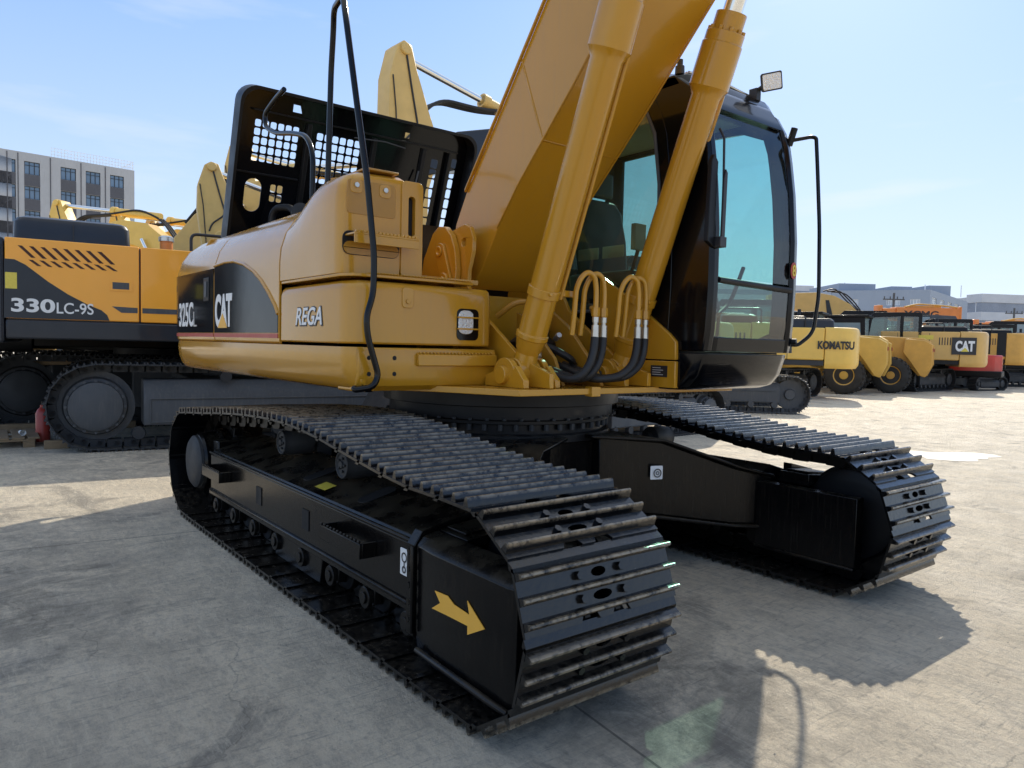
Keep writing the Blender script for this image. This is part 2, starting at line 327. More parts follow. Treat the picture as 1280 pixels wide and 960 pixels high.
q = atpx(1186, 10.0); tag(blot('concrete_repair_patch', q.x, q.y, .42, .72, R(-38), 2), kind='structure')
# ================================================================== MAIN EXCAVATOR
EX = empty('crawler_excavator', 'large glossy ochre and black crawler excavator filling the foreground, engine lid raised, boom up', 'excavator')
def E_(name, mb, m, parent=EX, **k): return mb.build(name, m, parent, **k)
# ---- tracks
TW, TY, PITCH_N = .73, 1.2455, 44
XI, XS, ZC, RP = 1.88, -1.88, .425, .325
def track_path():
    pts = []
    for i in range(25):                                   # front idler, from bottom to top
        a = -math.pi / 2 + math.pi * i / 24 * .96; k_ = .10 if a < 0 else 0; pts.append((XI + k_ + (RP - k_) * math.cos(a), ZC + RP * math.sin(a)))
    for x, z in ((1.45, .75), (1.0, .80), (.6, .85), (.3, .872), (.0, .875), (-.3, .866), (-.6, .85), (-1.0, .82), (-1.4, .785)): pts.append((x, z))
    for i in range(25):
        a = math.pi * .52 + math.pi * .98 * i / 24; pts.append((XS + RP * math.cos(a), ZC + RP * math.sin(a)))
    pts.append((-.6, ZC - RP)); pts.append((.6, ZC - RP)); return pts
def resample(pts, n):
    P = [Vector((a, 0, b)) for a, b in pts]; P.append(P[0]); Ls = [0]
    for i in range(len(P) - 1): Ls.append(Ls[-1] + (P[i + 1] - P[i]).length)
    o = []; j = 0
    for k in range(n):
        s = Ls[-1] * k / n
        while Ls[j + 1] < s: j += 1
        o.append(P[j].lerp(P[j + 1], (s - Ls[j]) / (Ls[j + 1] - Ls[j])))
    return o, Ls[-1]
PINS, PERIM = resample(track_path(), PITCH_N); PITCH = PERIM / PITCH_N
def make_shoe_mesh():
    b = MB(); h = PITCH / 2; W = TW / 2
    def oval(cx, cy, rx, ry, n=12): return [(cx + rx * math.cos(2 * math.pi * i / n), cy + ry * math.sin(2 * math.pi * i / n)) for i in range(n)]
    # trailing edge has two scallops
    o = [(h + .006, -W), (h + .006, W), (-h + .004, W)]
    for c in (.075, -.075):
        o += [(-h + .004, c + .045), (-h + .024, c + .034), (-h + .036, c + .014), (-h + .036, c - .014), (-h + .024, c - .034), (-h + .004, c - .045)]
    o += [(-h + .004, -W)]
    b.slab(o, [oval(-.030, 0, .0165, .046), oval(.048, 0, .0165, .036)], 'z', -.004, .008)
    for x, hh in ((-.070, .042), (.008, .042), (.087, .042)):
        b.prism([(x - .015, .0075), (x - .008, hh - .006), (x - .004, hh), (x + .004, hh), (x + .008, hh - .006), (x + .015, .0075)], 'y', -W + .002, W - .002)
    b.prism([(h - .012, .008), (h + .006, .008), (h + .034, -.014), (h + .004, -.014)], 'y', -W, W)   # overlapping lip
    for x in (-.030, .048):
        for y in (-.1, .1): b.cyl((x, y, .006), (x, y, .026), .0165, .0155, n=6)
    return b
shoe0 = None
def frames(pins, i):
    n = len(pins); a, c = pins[i], pins[(i + 1) % n]; m_ = (a + c) / 2; d = (c - a).normalized(); nrm = Vector((d.z, 0, -d.x)); return m_, d, nrm
def build_track(sy):
    global shoe0
    y = TY * sy; ch = MB()
    for i in range(PITCH_N):
        m_, d, nrm = frames(PINS, i); T = Matrix(((d.x, 0, nrm.x, m_.x), (0, 1, 0, y), (d.z, 0, nrm.z, m_.z), (0, 0, 0, 1)))
        for s_ in (-1, 1):
            for a, l0, l1 in ((.062, -.115, .02), (.088, -.02, .115)):
                ch.prism([(l0, -.03), (l0 + .02, -.047), (l1 - .02, -.047), (l1, -.03), (l1, .02), (l1 - .02, .046), (l0 + .02, .046), (l0, .02)], 'y', s_ * a, s_ * (a + .024), T)
        ch.cyl((-PITCH / 2, -.125, 0), (-PITCH / 2, .125, 0), .024, n=10, T=T)
    tr = ch.build('track', CHN, EX)
    for i in range(PITCH_N):
        m_, d, nrm = frames(PINS, i); c = m_ + nrm * .055
        if shoe0 is None:
            o = make_shoe_mesh().build('track_shoe', SHOE, tr, bevel=.0022, seg=1); shoe0 = o
        else:
            o = shoe0.copy(); COL.objects.link(o); o.parent = tr
        T = Matrix(((d.x, 0, nrm.x, c.x), (0, 1, 0, y), (d.z, 0, nrm.z, c.z), (0, 0, 0, 1))); o.matrix_local = T
    return tr
for s_ in (-1, 1): build_track(s_)
# ---- track frames, rollers, wheels
def track_frame(sy):
    Y = lambda v: sy * v
    b = MB(); sec = [(1.5, .26), (1.5, .53), (1.475, .56), (1.12, .655), (1.0, .60), (1.0, .26)]     # (|y|, z)
    b.loft([[(x, Y(a), z) for a, z in sec] for x in (-1.50, 1.38)])
    b.box(-1.50, 1.38, Y(1.512), Y(1.47), .245, .275)
    b.tube([(-1.5, Y(1.502), .545), (1.38, Y(1.502), .545)], .012, n=8)
    b.tube([(-1.5, Y(1.505), .275), (1.38, Y(1.505), .275)], .011, n=8)
    fr = b.build('track_frame', FRM, EX, bevel=.012)
    # front guard around the idler yoke
    b = MB(); sec = lambda k: [(1.515 + k, .09), (1.53 + k, .2), (1.53 + k, .55), (1.50, .585), (1.43, .60), (1.43, .12)]
    b.loft([[(x, Y(a), z) for a, z in sec(k)] for x, k in ((1.46, 0), (1.60, .012), (2.08, .012), (2.12, 0))])
    b.loft([[(x, Y(y), z) for y, z in ((1.538, .17), (1.538, .55), (1.5, .605), (1.25, .66), (1.25, .17))] for x in (1.395, 1.455)])
    b.loft([[(x, Y(y), z) for y, z in ((1.10, .56), (1.42, .57), (1.42, .602), (1.10, .63))] for x in (1.46, 1.66)])
    b.tube([(1.5, Y(1.548), .135), (2.0, Y(1.552), .125), (2.10, Y(1.545), .12)], .014, n=8); b.tube([(1.46, Y(1.548), .19), (1.46, Y(1.548), .55)], .010, n=8)
    b.loft([[(x, Y(y), z) for y, z in ((1.15, .628), (1.40, .606), (1.40, .618), (1.15, .640))] for x in (1.48, 1.62)])
    b.build('idler_guard', FRM, EX, bevel=.014)
    b = MB(); b.box(1.38, 2.02, Y(.98), Y(1.06), .15, .56); b.tube([(1.38, Y(.975), .155), (2.02, Y(.975), .155)], .012, n=8); b.build('inner_idler_guard', FRM, EX, bevel=.012)
    b = MB()
    for x in (-.48, .25): b.box(x - .045, x + .045, Y(1.5005), Y(1.5045), .35, .46)
    for x in (.03, .72): b.loft([[(x + p, Y(1.32 + q_), .6035 - q_ * .268 + dz) for p, q_ in rrect(-.05, .05, -.1, .1, .045)] for dz in (0, .004)])
    b.build('frame_opening_shade', HOLE, fr)  # flat dark plates on the frame, opening shade as colour
    for x0, x1 in ((-1.42, -1.02), (.62, 1.06)):
        b = MB(); y0, y1 = 1.5, 1.585; z0, z1 = .40, .47
        b.box(x0, x1, Y(y1 - .012), Y(y1), z0, z1); b.box(x0, x0 + .012, Y(y0), Y(y1 - .012), z0, z1); b.box(x1 - .012, x1, Y(y0), Y(y1 - .012), z0, z1)
        for k in range(12): b.box(x0 + (x1 - x0) * (k + .2) / 12, x0 + (x1 - x0) * (k + .7) / 12, Y(y1 - .011), Y(y1 - .001), z1, z1 + .012)
        b.build('step', FRM, fr, bevel=.003)
    b = MB()
    for k in range(5): b.cyl((1.425, Y(1.538), .24 + k * .07), (1.425, Y(1.548), .24 + k * .07), .013, n=6)
    b.build('flange_bolts', FRM, fr)
    b = MB(); b.box(-1.62, -1.5, Y(1.06), Y(1.45), .24, .62); b.build('sprocket_bracket', FRM, EX, bevel=.01)
    for k in range(8):                                                 # bottom rollers
        x = -1.35 + k * .385; b = MB()
        b.lathe((x, Y(1.02), .20), (0, sy, 0), [(0, .04), (.0, .05), (.04, .055), (.06, .10), (.1, .10), (.11, .085), (.35, .085), (.36, .10), (.40, .10), (.41, .06), (.45, .055), (.46, .03)], n=20)
        b.box(x - .06, x + .06, Y(1.45), Y(1.485), .16, .26); b.cyl((x, Y(1.485), .185), (x, Y(1.51), .185), .052, n=14); b.cyl((x, Y(1.51), .185), (x, Y(1.52), .185), .03, n=8)
        for dx in (-.04, .04): b.cyl((x + dx, Y(1.475), .16), (x + dx, Y(1.49), .16), .012, n=6)
        b.build('track_roller', CHN, EX, bevel=.003, seg=1)
    b = MB(); b.prism([(-.25, .24), (.45, .24), (.42, .10), (-.22, .10)], 'y', Y(1.46), Y(1.49)); b.build('roller_guard', FRM, EX, bevel=.004)
    for x in (-.54, .35):
        b = MB(); zc = .72 if x < 0 else .705
        b.lathe((x, Y(1.10), zc), (0, sy, 0), [(0, .04), (.04, .045), (.05, .082), (.2, .082), (.21, .076), (.245, .076), (.246, .064), (.238, .062), (.238, .02), (.25, .018), (.25, .004)], n=28)
        for a in range(5):
            t_ = a * 2 * math.pi / 5; b.cyl((x + .037 * math.cos(t_), Y(1.338), zc + .037 * math.sin(t_)), (x + .037 * math.cos(t_), Y(1.35), zc + .037 * math.sin(t_)), .009, n=6)
        b.box(x - .03, x + .05, Y(1.12), Y(1.02), .60, zc); b.build('carrier_roller', DRT, EX, bevel=.003, seg=1)
    b = MB()                                                             # idler wheel
    b.lathe((XI, Y(TY - .09), ZC), (0, sy, 0), [(0, .06), (0, .2), (.02, .265), (.05, .268), (.055, .29), (.125, .29), (.13, .268), (.16, .265), (.18, .2), (.18, .06)], n=48)
    b.build('front_idler', BLKM, EX, bevel=.004)
    b = MB(); n = 21; pr = []
    for i in range(n * 4):
        a = 2 * math.pi * i / (n * 4); pr.append((XS + (.335 if i % 4 < 2 else .275) * math.cos(a), ZC + (.335 if i % 4 < 2 else .275) * math.sin(a)))
    b.prism(pr, 'y', Y(TY - .035), Y(TY + .035)); sp = b.build('drive_sprocket', CHN, EX, bevel=.004, seg=1)
    b = MB(); b.lathe((XS, Y(TY - .15), ZC), (0, sy, 0), [(0, .2), (.15, .24), (.20, .245), (.25, .245), (.27, .225), (.38, .22), (.40, .205)], n=40)
    for a in range(20):
        t_ = a * math.pi / 10; b.cyl((XS + .232 * math.cos(t_), Y(TY + .09), ZC + .232 * math.sin(t_)), (XS + .232 * math.cos(t_), Y(TY + .125), ZC + .232 * math.sin(t_)), .011, n=6)
    b.build('final_drive', FRM, sp, bevel=.003, seg=1)
    b = MB(); b.lathe((XS, Y(TY + .25), ZC), (0, sy, 0), [(0, .2), (.02, .198), (.04, .17), (.052, .1), (.055, .01)], n=40)
    b.build('hub_cover', DRT, sp)
    return fr
FR = {s_: track_frame(s_) for s_ in (-1, 1)}
# arrow and stickers on the near frame
T_ARW = [(0, .02), (.045, .058), (.02, .115), (.115, .065), (.175, .062), (.155, .10), (.235, .03), (.165, -.045), (.17, 0.0), (.105, .004)]
def on_side(pts): return pts
flatpoly('arrow_marking', [(x, z) for x, z in ((1.63, .415), (1.72, .42), (1.765, .40), (1.865, .392), (1.85, .44), (1.96, .37), (1.855, .315), (1.855, .348), (1.735, .345), (1.61, .34), (1.67, .378))], ARW, EX, (0, -1.5445, 0), (1, 0, 0), (0, 0, 1))
st = flatpoly('shackle_sticker', rrect(0, .07, 0, .115, .004, 1), WHT, FR[-1], (1.285, -1.503, .385), (1, 0, 0), (0, 0, 1), .002)
def ring(name, c, ro, ri, m, parent, X, Y_, d=.001):
    b = MB(); X, Y_ = Vector(X), Vector(Y_); Z = X.cross(Y_); n = 24; c = Vector(c); vs = []
    for k in range(n):
        a = 2 * math.pi * k / n
        for r_ in (ri, ro): vs.append(tuple(c + (X * math.cos(a) + Y_ * math.sin(a)) * r_ + Z * d))
    b.add(vs, [(2 * k, 2 * k + 1, (2 * k + 3) % (2 * n), (2 * k + 2) % (2 * n)) for k in range(n)]); return b.build(name, m, parent)
ring('printed_symbol', (1.32, -1.5065, .462), .022, .016, INK, FR[-1], (1, 0, 0), (0, 0, 1)); ring('printed_symbol', (1.32, -1.5065, .41), .016, .009, INK, FR[-1], (1, 0, 0), (0, 0, 1))
flatpoly('printed_symbol', [(-.003, 0), (.003, 0), (.003, .03), (-.003, .03)], INK, FR[-1], (1.32, -1.506, .416), (1, 0, 0), (0, 0, 1), .001)
b = MB(); sl_ = (.655 - .56) / (1.475 - 1.12)
def topz(y): return .56 + (1.475 - abs(y)) * sl_
b.add([(.22, -1.44, topz(1.44) + .006), (.35, -1.44, topz(1.44) + .006), (.35, -1.37, topz(1.37) + .006), (.22, -1.37, topz(1.37) + .006)], [(0, 1, 2, 3)])
b.build('warning_sticker', YST, FR[-1])
# ---- car body (X frame) and swing bearing
b = MB()
b.prism([(-.62, -.62), (.62, -.62), (.70, -.4), (.70, .4), (.62, .62), (-.62, .62), (-.7, .4), (-.7, -.4)], 'z', .42, .80)
for sx in (-1, 1):
    for sy in (-1, 1):
        b.loft([[(sx * x0, sy * y, z0), (sx * x1, sy * y, z0), (sx * x1, sy * y, z1), (sx * x0, sy * y, z1)] for y, x0, x1, z0, z1 in ((.2, .1, .76, .34, .81), (.5, .35, 1.0, .33, .79), (.85, .78, 1.30, .29, .64), (1.08, .95, 1.42, .28, .58))])
        b.loft([[(sx * x0, sy * y, z), (sx * x1, sy * y, z), (sx * x1, sy * y, z + .022), (sx * x0, sy * y, z + .022)] for y, x0, x1, z in ((.1, .0, .80, .812), (.5, .3, 1.04, .792), (.85, .73, 1.34, .642), (1.06, .92, 1.46, .582))])
        b.loft([[(sx * x0, sy * y, z), (sx * x1, sy * y, z), (sx * x1, sy * y, z + .022), (sx * x0, sy * y, z + .022)] for y, x0, x1, z in ((.1, .0, .80, .318), (.5, .3, 1.04, .306), (.85, .73, 1.34, .268), (1.06, .92, 1.46, .258))])
cb = b.build('car_body', FRM, EX, bevel=.008)
s2 = flatpoly('round_sticker', rrect(0, .085, 0, .085, .004, 1), WHT, cb, (.965, .42, .56), (.345, .94, 0), (0, 0, 1), .003)
s2.location = (.03, -.0, 0)
ring('printed_symbol', (.998 + .014 + .002, .462, .60), .028, .021, INK, cb, Vector((.345, .94, 0)), (0, 0, 1), .006)
ring('printed_symbol', (.998 + .014 + .002, .462, .60), .012, .007, INK, cb, Vector((.345, .94, 0)), (0, 0, 1), .006)
b = MB(); b.lathe((0, 0, .79), (0, 0, 1), [(0, .74), (.045, .74), (.05, .70), (.11, .70), (.112, .735), (.135, .735), (.14, .76), (.22, .76), (.222, .80), (.31, .80), (.312, .7)], n=96)
sb = b.build('swing_bearing', BLKM, EX, bevel=.003, seg=1)
b = MB()
for k in range(48):
    a = 2 * math.pi * k / 48; x, y = .722 * math.cos(a), .722 * math.sin(a); b.cyl((x, y, .865), (x, y, .902), .016, n=8); b.cyl((.775 * math.cos(a + .03), .775 * math.sin(a + .03), .93), (.775 * math.cos(a + .03), .775 * math.sin(a + .03), .942), .012, n=6)
b.build('bearing_bolt', DRT, sb)
# ---- upper frame
ZB = 1.10
b = MB(); b.prism([(-2.7, -1.2), (.1, -1.2), (.5, -.85), (.97, -.62), (.97, .52), (1.02, .62), (1.02, 1.2), (-2.7, 1.2)], 'z', ZB, ZB + .035)
b.box(.93, .99, -.10, -.03, ZB - .012, ZB + .045)
b.build('base_plate', YEL, EX, bevel=.003)
b = MB(); b.box(-2.5, .4, -1.1, 1.3, ZB + .036, ZB + .2); b.build('frame_underside', BLKM, EX)
# boom tower: two tall side plates with cross plates
tower = [(-1.1, 1.14), (.98, 1.14), (.98, 1.22), (.72, 1.30), (.48, 1.46), (.24, 1.62), (.165, 1.74), (.17, 1.84), (.21, 1.95), (.215, 2.04), (.18, 2.11), (.12, 2.135), (.05, 2.12), (-.05, 2.10), (-.13, 2.12), (-.28, 1.96), (-.7, 1.5), (-1.1, 1.3)]
for y in (-.415, .385):
    hole = [(.115 + .028 * math.cos(t * math.pi / 8), 2.02 + .028 * math.sin(t * math.pi / 8)) for t in range(16)]
    b = MB(); b.slab(tower, [hole], 'y', y, y + .03); tw = b.build('boom_bracket', YEL, EX, bevel=.004)
    ys = y if y < 0 else y + .03; sg = -1 if y < 0 else 1
    b = MB()
    outer = [(-.34, 1.14), (.08, 1.14), (.085, 1.7), (.095, 1.86), (.075, 1.98), (.03, 2.07), (-.04, 2.13), (-.12, 2.14), (-.19, 2.10), (-.30, 1.94), (-.38, 1.6)]
    b.prism(outer, 'y', ys + sg * .002, ys + sg * .045); b.build('bracket_doubler', YEL, tw, bevel=.006)
    b = MB(); cap = []
    for t in range(9): a = R(40 + 180 * t / 8); cap.append((-.07 + .055 * math.cos(a), 1.97 + .055 * math.sin(a)))
    for t in range(9): a = R(220 + 180 * t / 8 + 0); cap.append((.0 + .062 * math.cos(a), 1.78 + .062 * math.sin(a)))
    b.prism(cap, 'y', ys + sg * .046, ys + sg * .066)
    b.lathe((-.07, ys + sg * .066, 1.97), (0, sg, 0), [(0, .035), (.012, .035), (.012, .018), (.004, .016)], n=20)
    b.lathe((.0, ys + sg * .066, 1.78), (0, sg, 0), [(0, .05), (.018, .05), (.022, .044), (.022, .022), (.03, .02), (.03, .002)], n=24)
    b.build('pin_retainer', YEL, tw, bevel=.004)
b = MB(); b.cyl((0, -.44, 1.9), (0, .42, 1.9), .055, n=28); b.build('boom_foot_pin', YELD, EX)
b = MB(); b.box(.02, .045, -.384, .384, 1.14, 1.70); b.box(-1.1, .02, -.384, .384, 1.3, 1.33); b.build('tower_cross_plate', YEL, EX, bevel=.003)
# pressed cover behind the far cylinder and yellow panel by the cab
b = MB(); b.prism([(.45, 1.135), (1.12, 1.135), (1.12, 1.30), (.45, 1.30)], 'y', .47, .50); b.prism([(.45, 1.308), (1.12, 1.308), (1.115, 1.42), (1.06, 1.47), (.72, 1.70), (.45, 1.86)], 'y', .47, .50)
b.box(1.10, 1.12, .50, .62, 1.135, 1.30)
pp = b.build('cab_side_panel', YEL, EX, bevel=.006)
b = MB(); b.box(.93, 1.06, .4655, .4695, 1.20, 1.27); pl = b.build('rating_plate', INK, pp)
b = MB()
for k in range(4): b.box(.945, 1.03 - (k % 2) * .02, .4635, .4654, 1.212 + k * .014, 1.216 + k * .014)
b.build('plate_text', GRYM, pl)
b = MB()
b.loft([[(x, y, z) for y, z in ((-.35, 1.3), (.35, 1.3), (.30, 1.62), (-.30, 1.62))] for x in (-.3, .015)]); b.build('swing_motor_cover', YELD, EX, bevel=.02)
# cast shapes and hose clutter between the cylinders
b = MB(); b.lathe((.30, .02, 1.135), (0, 0, 1), [(0, .2), (.1, .2), (.12, .17), (.26, .16), (.30, .11), (.36, .10), (.37, .03)], n=32); b.build('swing_motor', BLKM, EX, bevel=.004)
b = MB(); b.prism([(.35, 1.14), (.86, 1.14), (.8, 1.25), (.55, 1.5), (.35, 1.62)], 'y', .10, .13); b.prism([(.35, 1.14), (.80, 1.14), (.72, 1.3), (.45, 1.55), (.35, 1.58)], 'y', -.16, -.135); b.box(.34, .36, -.135, .10, 1.14, 1.3)
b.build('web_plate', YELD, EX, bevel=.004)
# ---- side body
prof = [(-1.395, 1.36), (-1.40, 1.40), (-1.40, 1.84), (-1.392, 1.93), (-1.36, 2.03), (-1.30, 2.12), (-1.20, 2.20), (-1.06, 2.26), (-.9, 2.29)]
def side_shell(stations, name, m, thick=.02, parent=EX, P=prof):
    b = MB(); rings = []
    for x, ins in stations:
        ring_o = [(x, y + ins * (1 if y < -1 else .8), z - (ins * .35 if z > 1.9 else 0)) for y, z in P]
        ring_i = [(x, y + ins + thick, z - thick * .8 - (ins * .35 if z > 1.9 else 0)) for y, z in reversed(P)]
        rings.append(ring_o + ring_i)
    b.loft(rings); return b.build(name, m, parent, bevel=.004, angle=40)
rear_st = [(-3.10, .30), (-3.09, .20), (-3.065, .12), (-3.02, .06), (-2.97, .025), (-2.90, .005), (-2.82, 0), (-1.79, 0)]
d1 = side_shell(rear_st, 'rear_side_door', YEL); d2 = side_shell([(-1.775, 0), (-.44, 0)], 'middle_side_door', YEL)
b = MB(); b.loft([[(x, y, z) for y, z in ((-1.0, 1.3), (1.0, 1.3), (1.0, 2.2), (-1.0, 2.2))] for x in (-3.08, -.45)]); b.build('engine_compartment', BLKM, EX)
# left side shell, mirrored
Pm = [(-y, z) for y, z in prof]
b = MB(); rings = []
for x, ins in rear_st[:-1] + [(-.45, 0)]:
    rings.append([(x, y - ins, z - (ins * .35 if z > 1.9 else 0)) for y, z in Pm] + [(x, y - ins - .02, z - .016 - (ins * .35 if z > 1.9 else 0)) for y, z in reversed(Pm)])
b.loft(rings); b.build('left_side_door', YEL, EX)
# black swoosh panels and red line
def dark_panel(name, poly, parent):
    b = MB(); b.loft([[(x, y, z) for x, z in poly] for y in (-1.399, -1.4035)]); return b.build(name, STR, parent, bevel=.001, seg=1)
def body_y(x):
    for (a, i0), (c, i1) in zip(rear_st, rear_st[1:]):
        if a <= x <= c: return i0 + (i1 - i0) * (x - a) / (c - a)
    return 0
b = MB(); rings = []
for x in (-3.06, -3.02, -2.97, -2.90, -2.82, -2.2, -1.795):
    i_ = body_y(x); rings.append([(x, -1.4035 + i_, z) for z in (1.415, 1.6, 1.90)] + [(x, -1.399 + i_, z) for z in (1.90, 1.6, 1.415)])
b.loft(rings); p1 = b.build('dark_side_stripe', STR, d1)
top = [(-1.77, 1.905), (-1.5, 1.915), (-1.3, 1.905), (-1.1, 1.87), (-.9, 1.81), (-.75, 1.74), (-.62, 1.66), (-.5, 1.57), (-.45, 1.52)]
p2 = dark_panel('dark_side_stripe', [(-1.77, 1.415)] + [(-.45, 1.415)] + list(reversed(top)), d2)
b = MB()
for i in range(len(top) - 1):
    pass
b.tube([(x, -1.402, z + .012) for x, z in top], .011, n=8); b.build('pressed_ridge', YEL, d2)
b = MB(); rings = []
for x in (-3.06, -3.02, -2.97, -2.90, -2.82, -2.2, -1.795):
    i_ = body_y(x); rings.append([(x, -1.404 + i_, 1.383), (x, -1.404 + i_, 1.411), (x, -1.398 + i_, 1.411), (x, -1.398 + i_, 1.383)])
b.loft(rings); b.build('red_pinstripe', REDV, d1)
b = MB(); b.box(-1.77, -.45, -1.404, -1.398, 1.383, 1.411); b.build('red_pinstripe', REDV, d2)
# latch
b = MB(); b.box(-2.04, -1.90, -1.409, -1.402, 1.66, 1.84); lt = b.build('door_latch', BLKM, d1, bevel=.004)
b = MB(); b.box(-2.0, -1.94, -1.416, -1.4095, 1.69, 1.81); b.build('latch_handle', DRF, lt, bevel=.003)
# lettering on the side
NX = (1, 0, 0); NZ = (0, 0, 1)
lettering('model_number', '325C', WHT, d1, (-2.78, -1.4045, 1.465), NX, NZ, .44, .20, bold=.02, sp=1.02)
ring_b = MB(); ring_b.slab([(0, 0), (.12, 0), (.12, .19), (0, .19)], [[(.012, .012), (.012, .178), (.108, .178), (.108, .012)]], 'z', 0, .002)
lt2 = lettering('model_suffix', 'L', GRYM, d1, (-2.33, -1.4045, 1.465), NX, NZ, .09, .12, bold=-.01)
ct = lettering('brand_lettering', 'CAT', WHT, d2, (-1.735, -1.4045, 1.455), NX, NZ, .40, .245, bold=.04, sp=.93)
flatpoly('logo_triangle', [(0, 0), (.22, 0), (.11, .105)], ARW, d2, (-1.655, -1.4085, 1.45), NX, NZ)
# sill beam below the body (rounded bottom edge)
ps = [(-1.405, 1.345), (-1.41, 1.30), (-1.40, 1.22), (-1.375, 1.155), (-1.345, 1.125), (-1.31, 1.112)]
b = MB(); rings = []
for x, ins in [(-3.13, .42), (-3.115, .30), (-3.08, .19), (-3.02, .11), (-2.94, .05), (-2.84, .01), (-2.7, 0), (.45, 0), (.50, .012), (.535, .05)]:
    rings.append([(x, y + ins, z) for y, z in ps] + [(x, -1.15 if x < .5 else -1.3, 1.11), (x, -1.15 if x < .5 else -1.3, 1.345)])
b.loft(rings); b.build('side_sill', YEL, EX, bevel=.006, angle=45)
b = MB()                                                             # front face of the sill
fr_s = [(.53, 1.345), (.54, 1.30), (.54, 1.19), (.52, 1.14), (.48, 1.112), (.3, 1.11), (.3, 1.345)]
b.prism(fr_s, 'y', -1.35, -.455); fs = b.build('front_sill', YEL, EX, bevel=.01)
b = MB(); b.prism([(.541, 1.245), (.565, 1.25), (.565, 1.31), (.541, 1.318)], 'y', -1.0, -.47)
for k in range(22): b.box(.543, .562, -.99 + k * .023, -.98 + k * .023, 1.316, 1.325)
b.build('front_step', YEL, fs, bevel=.003)
b = MB()
for y in (-1.27, -1.20):
    pass
for y, z in ((-1.285, 1.29), (-1.135, 1.29), (-1.285, 1.205), (-1.135, 1.205)): b.cyl((.5385, y, z), (.5415, y, z), .012, n=14)
b.build('bolt_hole_shade', HOLE, fs)  # dark discs on the sill, hole shade as colour
# counterweight behind
b = MB(); rings = []
for k, z in ((.06, 1.12), (0, 1.2), (0, 2.1), (.06, 2.22)):
    pts = []
    for t in range(13):
        a = R(-72 + 144 * t / 12); pts.append((-2.2 - (.93 - k) * math.cos(a) if True else 0, (1.3 - k) * math.sin(a) / math.sin(R(72)), z))
    rings.append(pts)
b.loft(rings); b.build('counterweight', YEL, EX, bevel=.02, angle=50)
# toolbox
b = MB(); tb = []
for z, k in ((1.362, 0), (1.64, 0), (1.675, .01), (1.695, .03)):
    tb.append([(-.42, -1.395 + k, z), (.40 - k, -1.395 + k, z), (.47 - k, -1.375 + k, z), (.515 - k, -1.33, z), (.53 - k, -1.26, z), (.53 - k, -.56, z), (.52 - k, -.50, z), (.48 - k, -.465 - k * .2, z), (.3, -.46, z), (-.42, -.46, z)])
hole_z = None
b.loft(tb); tbx = b.build('toolbox', YEL, EX, bevel=.01, angle=40)
b = MB(); b.prism([(-.4, -1.40), (.42, -1.40), (.50, -1.36), (.52, -1.28), (.52, -.62), (.46, -.60), (-.4, -.6)], 'z', 1.712, 1.728)
for k in range(34): b.box(.44, .535, -1.27 + k * .019, -1.262 + k * .019, 1.729, 1.736)
b.build('step_plate', YEL, EX, bevel=.003)
lettering('rega_lettering', 'REGA', WHT, tbx, (-.17, -1.3975, 1.46), NX, NZ, .37, .10, bold=.012, shear=.25)
lettering('lettering_outline', 'REGA', INK, tbx, (-.178, -1.3965, 1.452), NX, NZ, .39, .114, bold=.04, shear=.25, depth=.0015)  # printed dark outline around the white letters
b = MB(); b.prism(rrect(-1.09, -1.02, 1.56, 1.67, .02), 'x', .5305, .536); b.cyl((.536, -1.055, 1.595), (.544, -1.055, 1.595), .014, n=16); b.build('key_lock', YEL, tbx, bevel=.002)
b = MB(); b.prism(rrect(-.735, -.585, 1.395, 1.575, .03), 'x', .5305, .5335); lm_ = b.build('work_lamp', BLK, tbx, bevel=.001)
b = MB(); b.prism(rrect(-.728, -.625, 1.43, 1.565, .035), 'x', .5335, .542); b.build('lamp_glass', LAMP, lm_, bevel=.004)
b = MB()
for z in (1.455, 1.52): b.box(.534, .549, -.735, -.585, z, z + .009)
b.build('lamp_bar', YEL, lm_, bevel=.002)
# fuel tank / step box above
b = MB(); zt = 2.285; tk = []
Pb = [(-1.398, 1.73), (-1.398, 1.84), (-1.398, 2.0), (-1.396, 2.12), (-1.385, 2.20), (-1.35, 2.25), (-1.28, 2.278), (-1.12, 2.285), (-1.045, 2.288)]
Pa = [(-1.4, 1.73), (-1.40, 1.84), (-1.392, 1.93), (-1.36, 2.03), (-1.30, 2.12), (-1.20, 2.20), (-1.12, 2.24), (-1.075, 2.255), (-1.045, 2.268)]
for x, k, ins in ((-.425, 0, 0), (-.3, .22, 0), (-.15, .6, 0), (0, .88, 0), (.15, 1, 0), (.34, 1, 0), (.385, 1, .008), (.408, 1, .025), (.415, 1, .05)):
    tk.append([(x, a[0] + (c[0] - a[0]) * k + ins * (1 if a[0] < -1 else 0), a[1] + (c[1] - a[1]) * k - (ins if c[1] > 2.1 else 0)) for a, c in zip(Pa, Pb)] + [(x, -1.045, 1.73)])
b.loft(tk); tank = b.build('fuel_tank', YEL, EX, bevel=.006, angle=45)
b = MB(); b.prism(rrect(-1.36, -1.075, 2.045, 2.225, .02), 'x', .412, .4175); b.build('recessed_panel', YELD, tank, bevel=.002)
b = MB(); b.prism(rrect(-1.385, -1.05, 1.83, 1.955, .04), 'x', .4155, .4185); b.build('step_pocket_shade', HOLE, tank)  # flat dark plate, the pocket's shade is put into its colour
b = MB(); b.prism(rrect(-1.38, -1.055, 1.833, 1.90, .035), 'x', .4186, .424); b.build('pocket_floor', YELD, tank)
b = MB(); b.box(.42, .53, -1.37, -.99, 1.925, 1.935); b.box(.522, .53, -1.37, -.99, 1.88, 1.925)
for k in range(17): b.prism([(-1.365 + k * .022, 1.935), (-1.345 + k * .022, 1.935), (-1.35 + k * .022, 1.948), (-1.36 + k * .022, 1.948)], 'x', .515, .53)
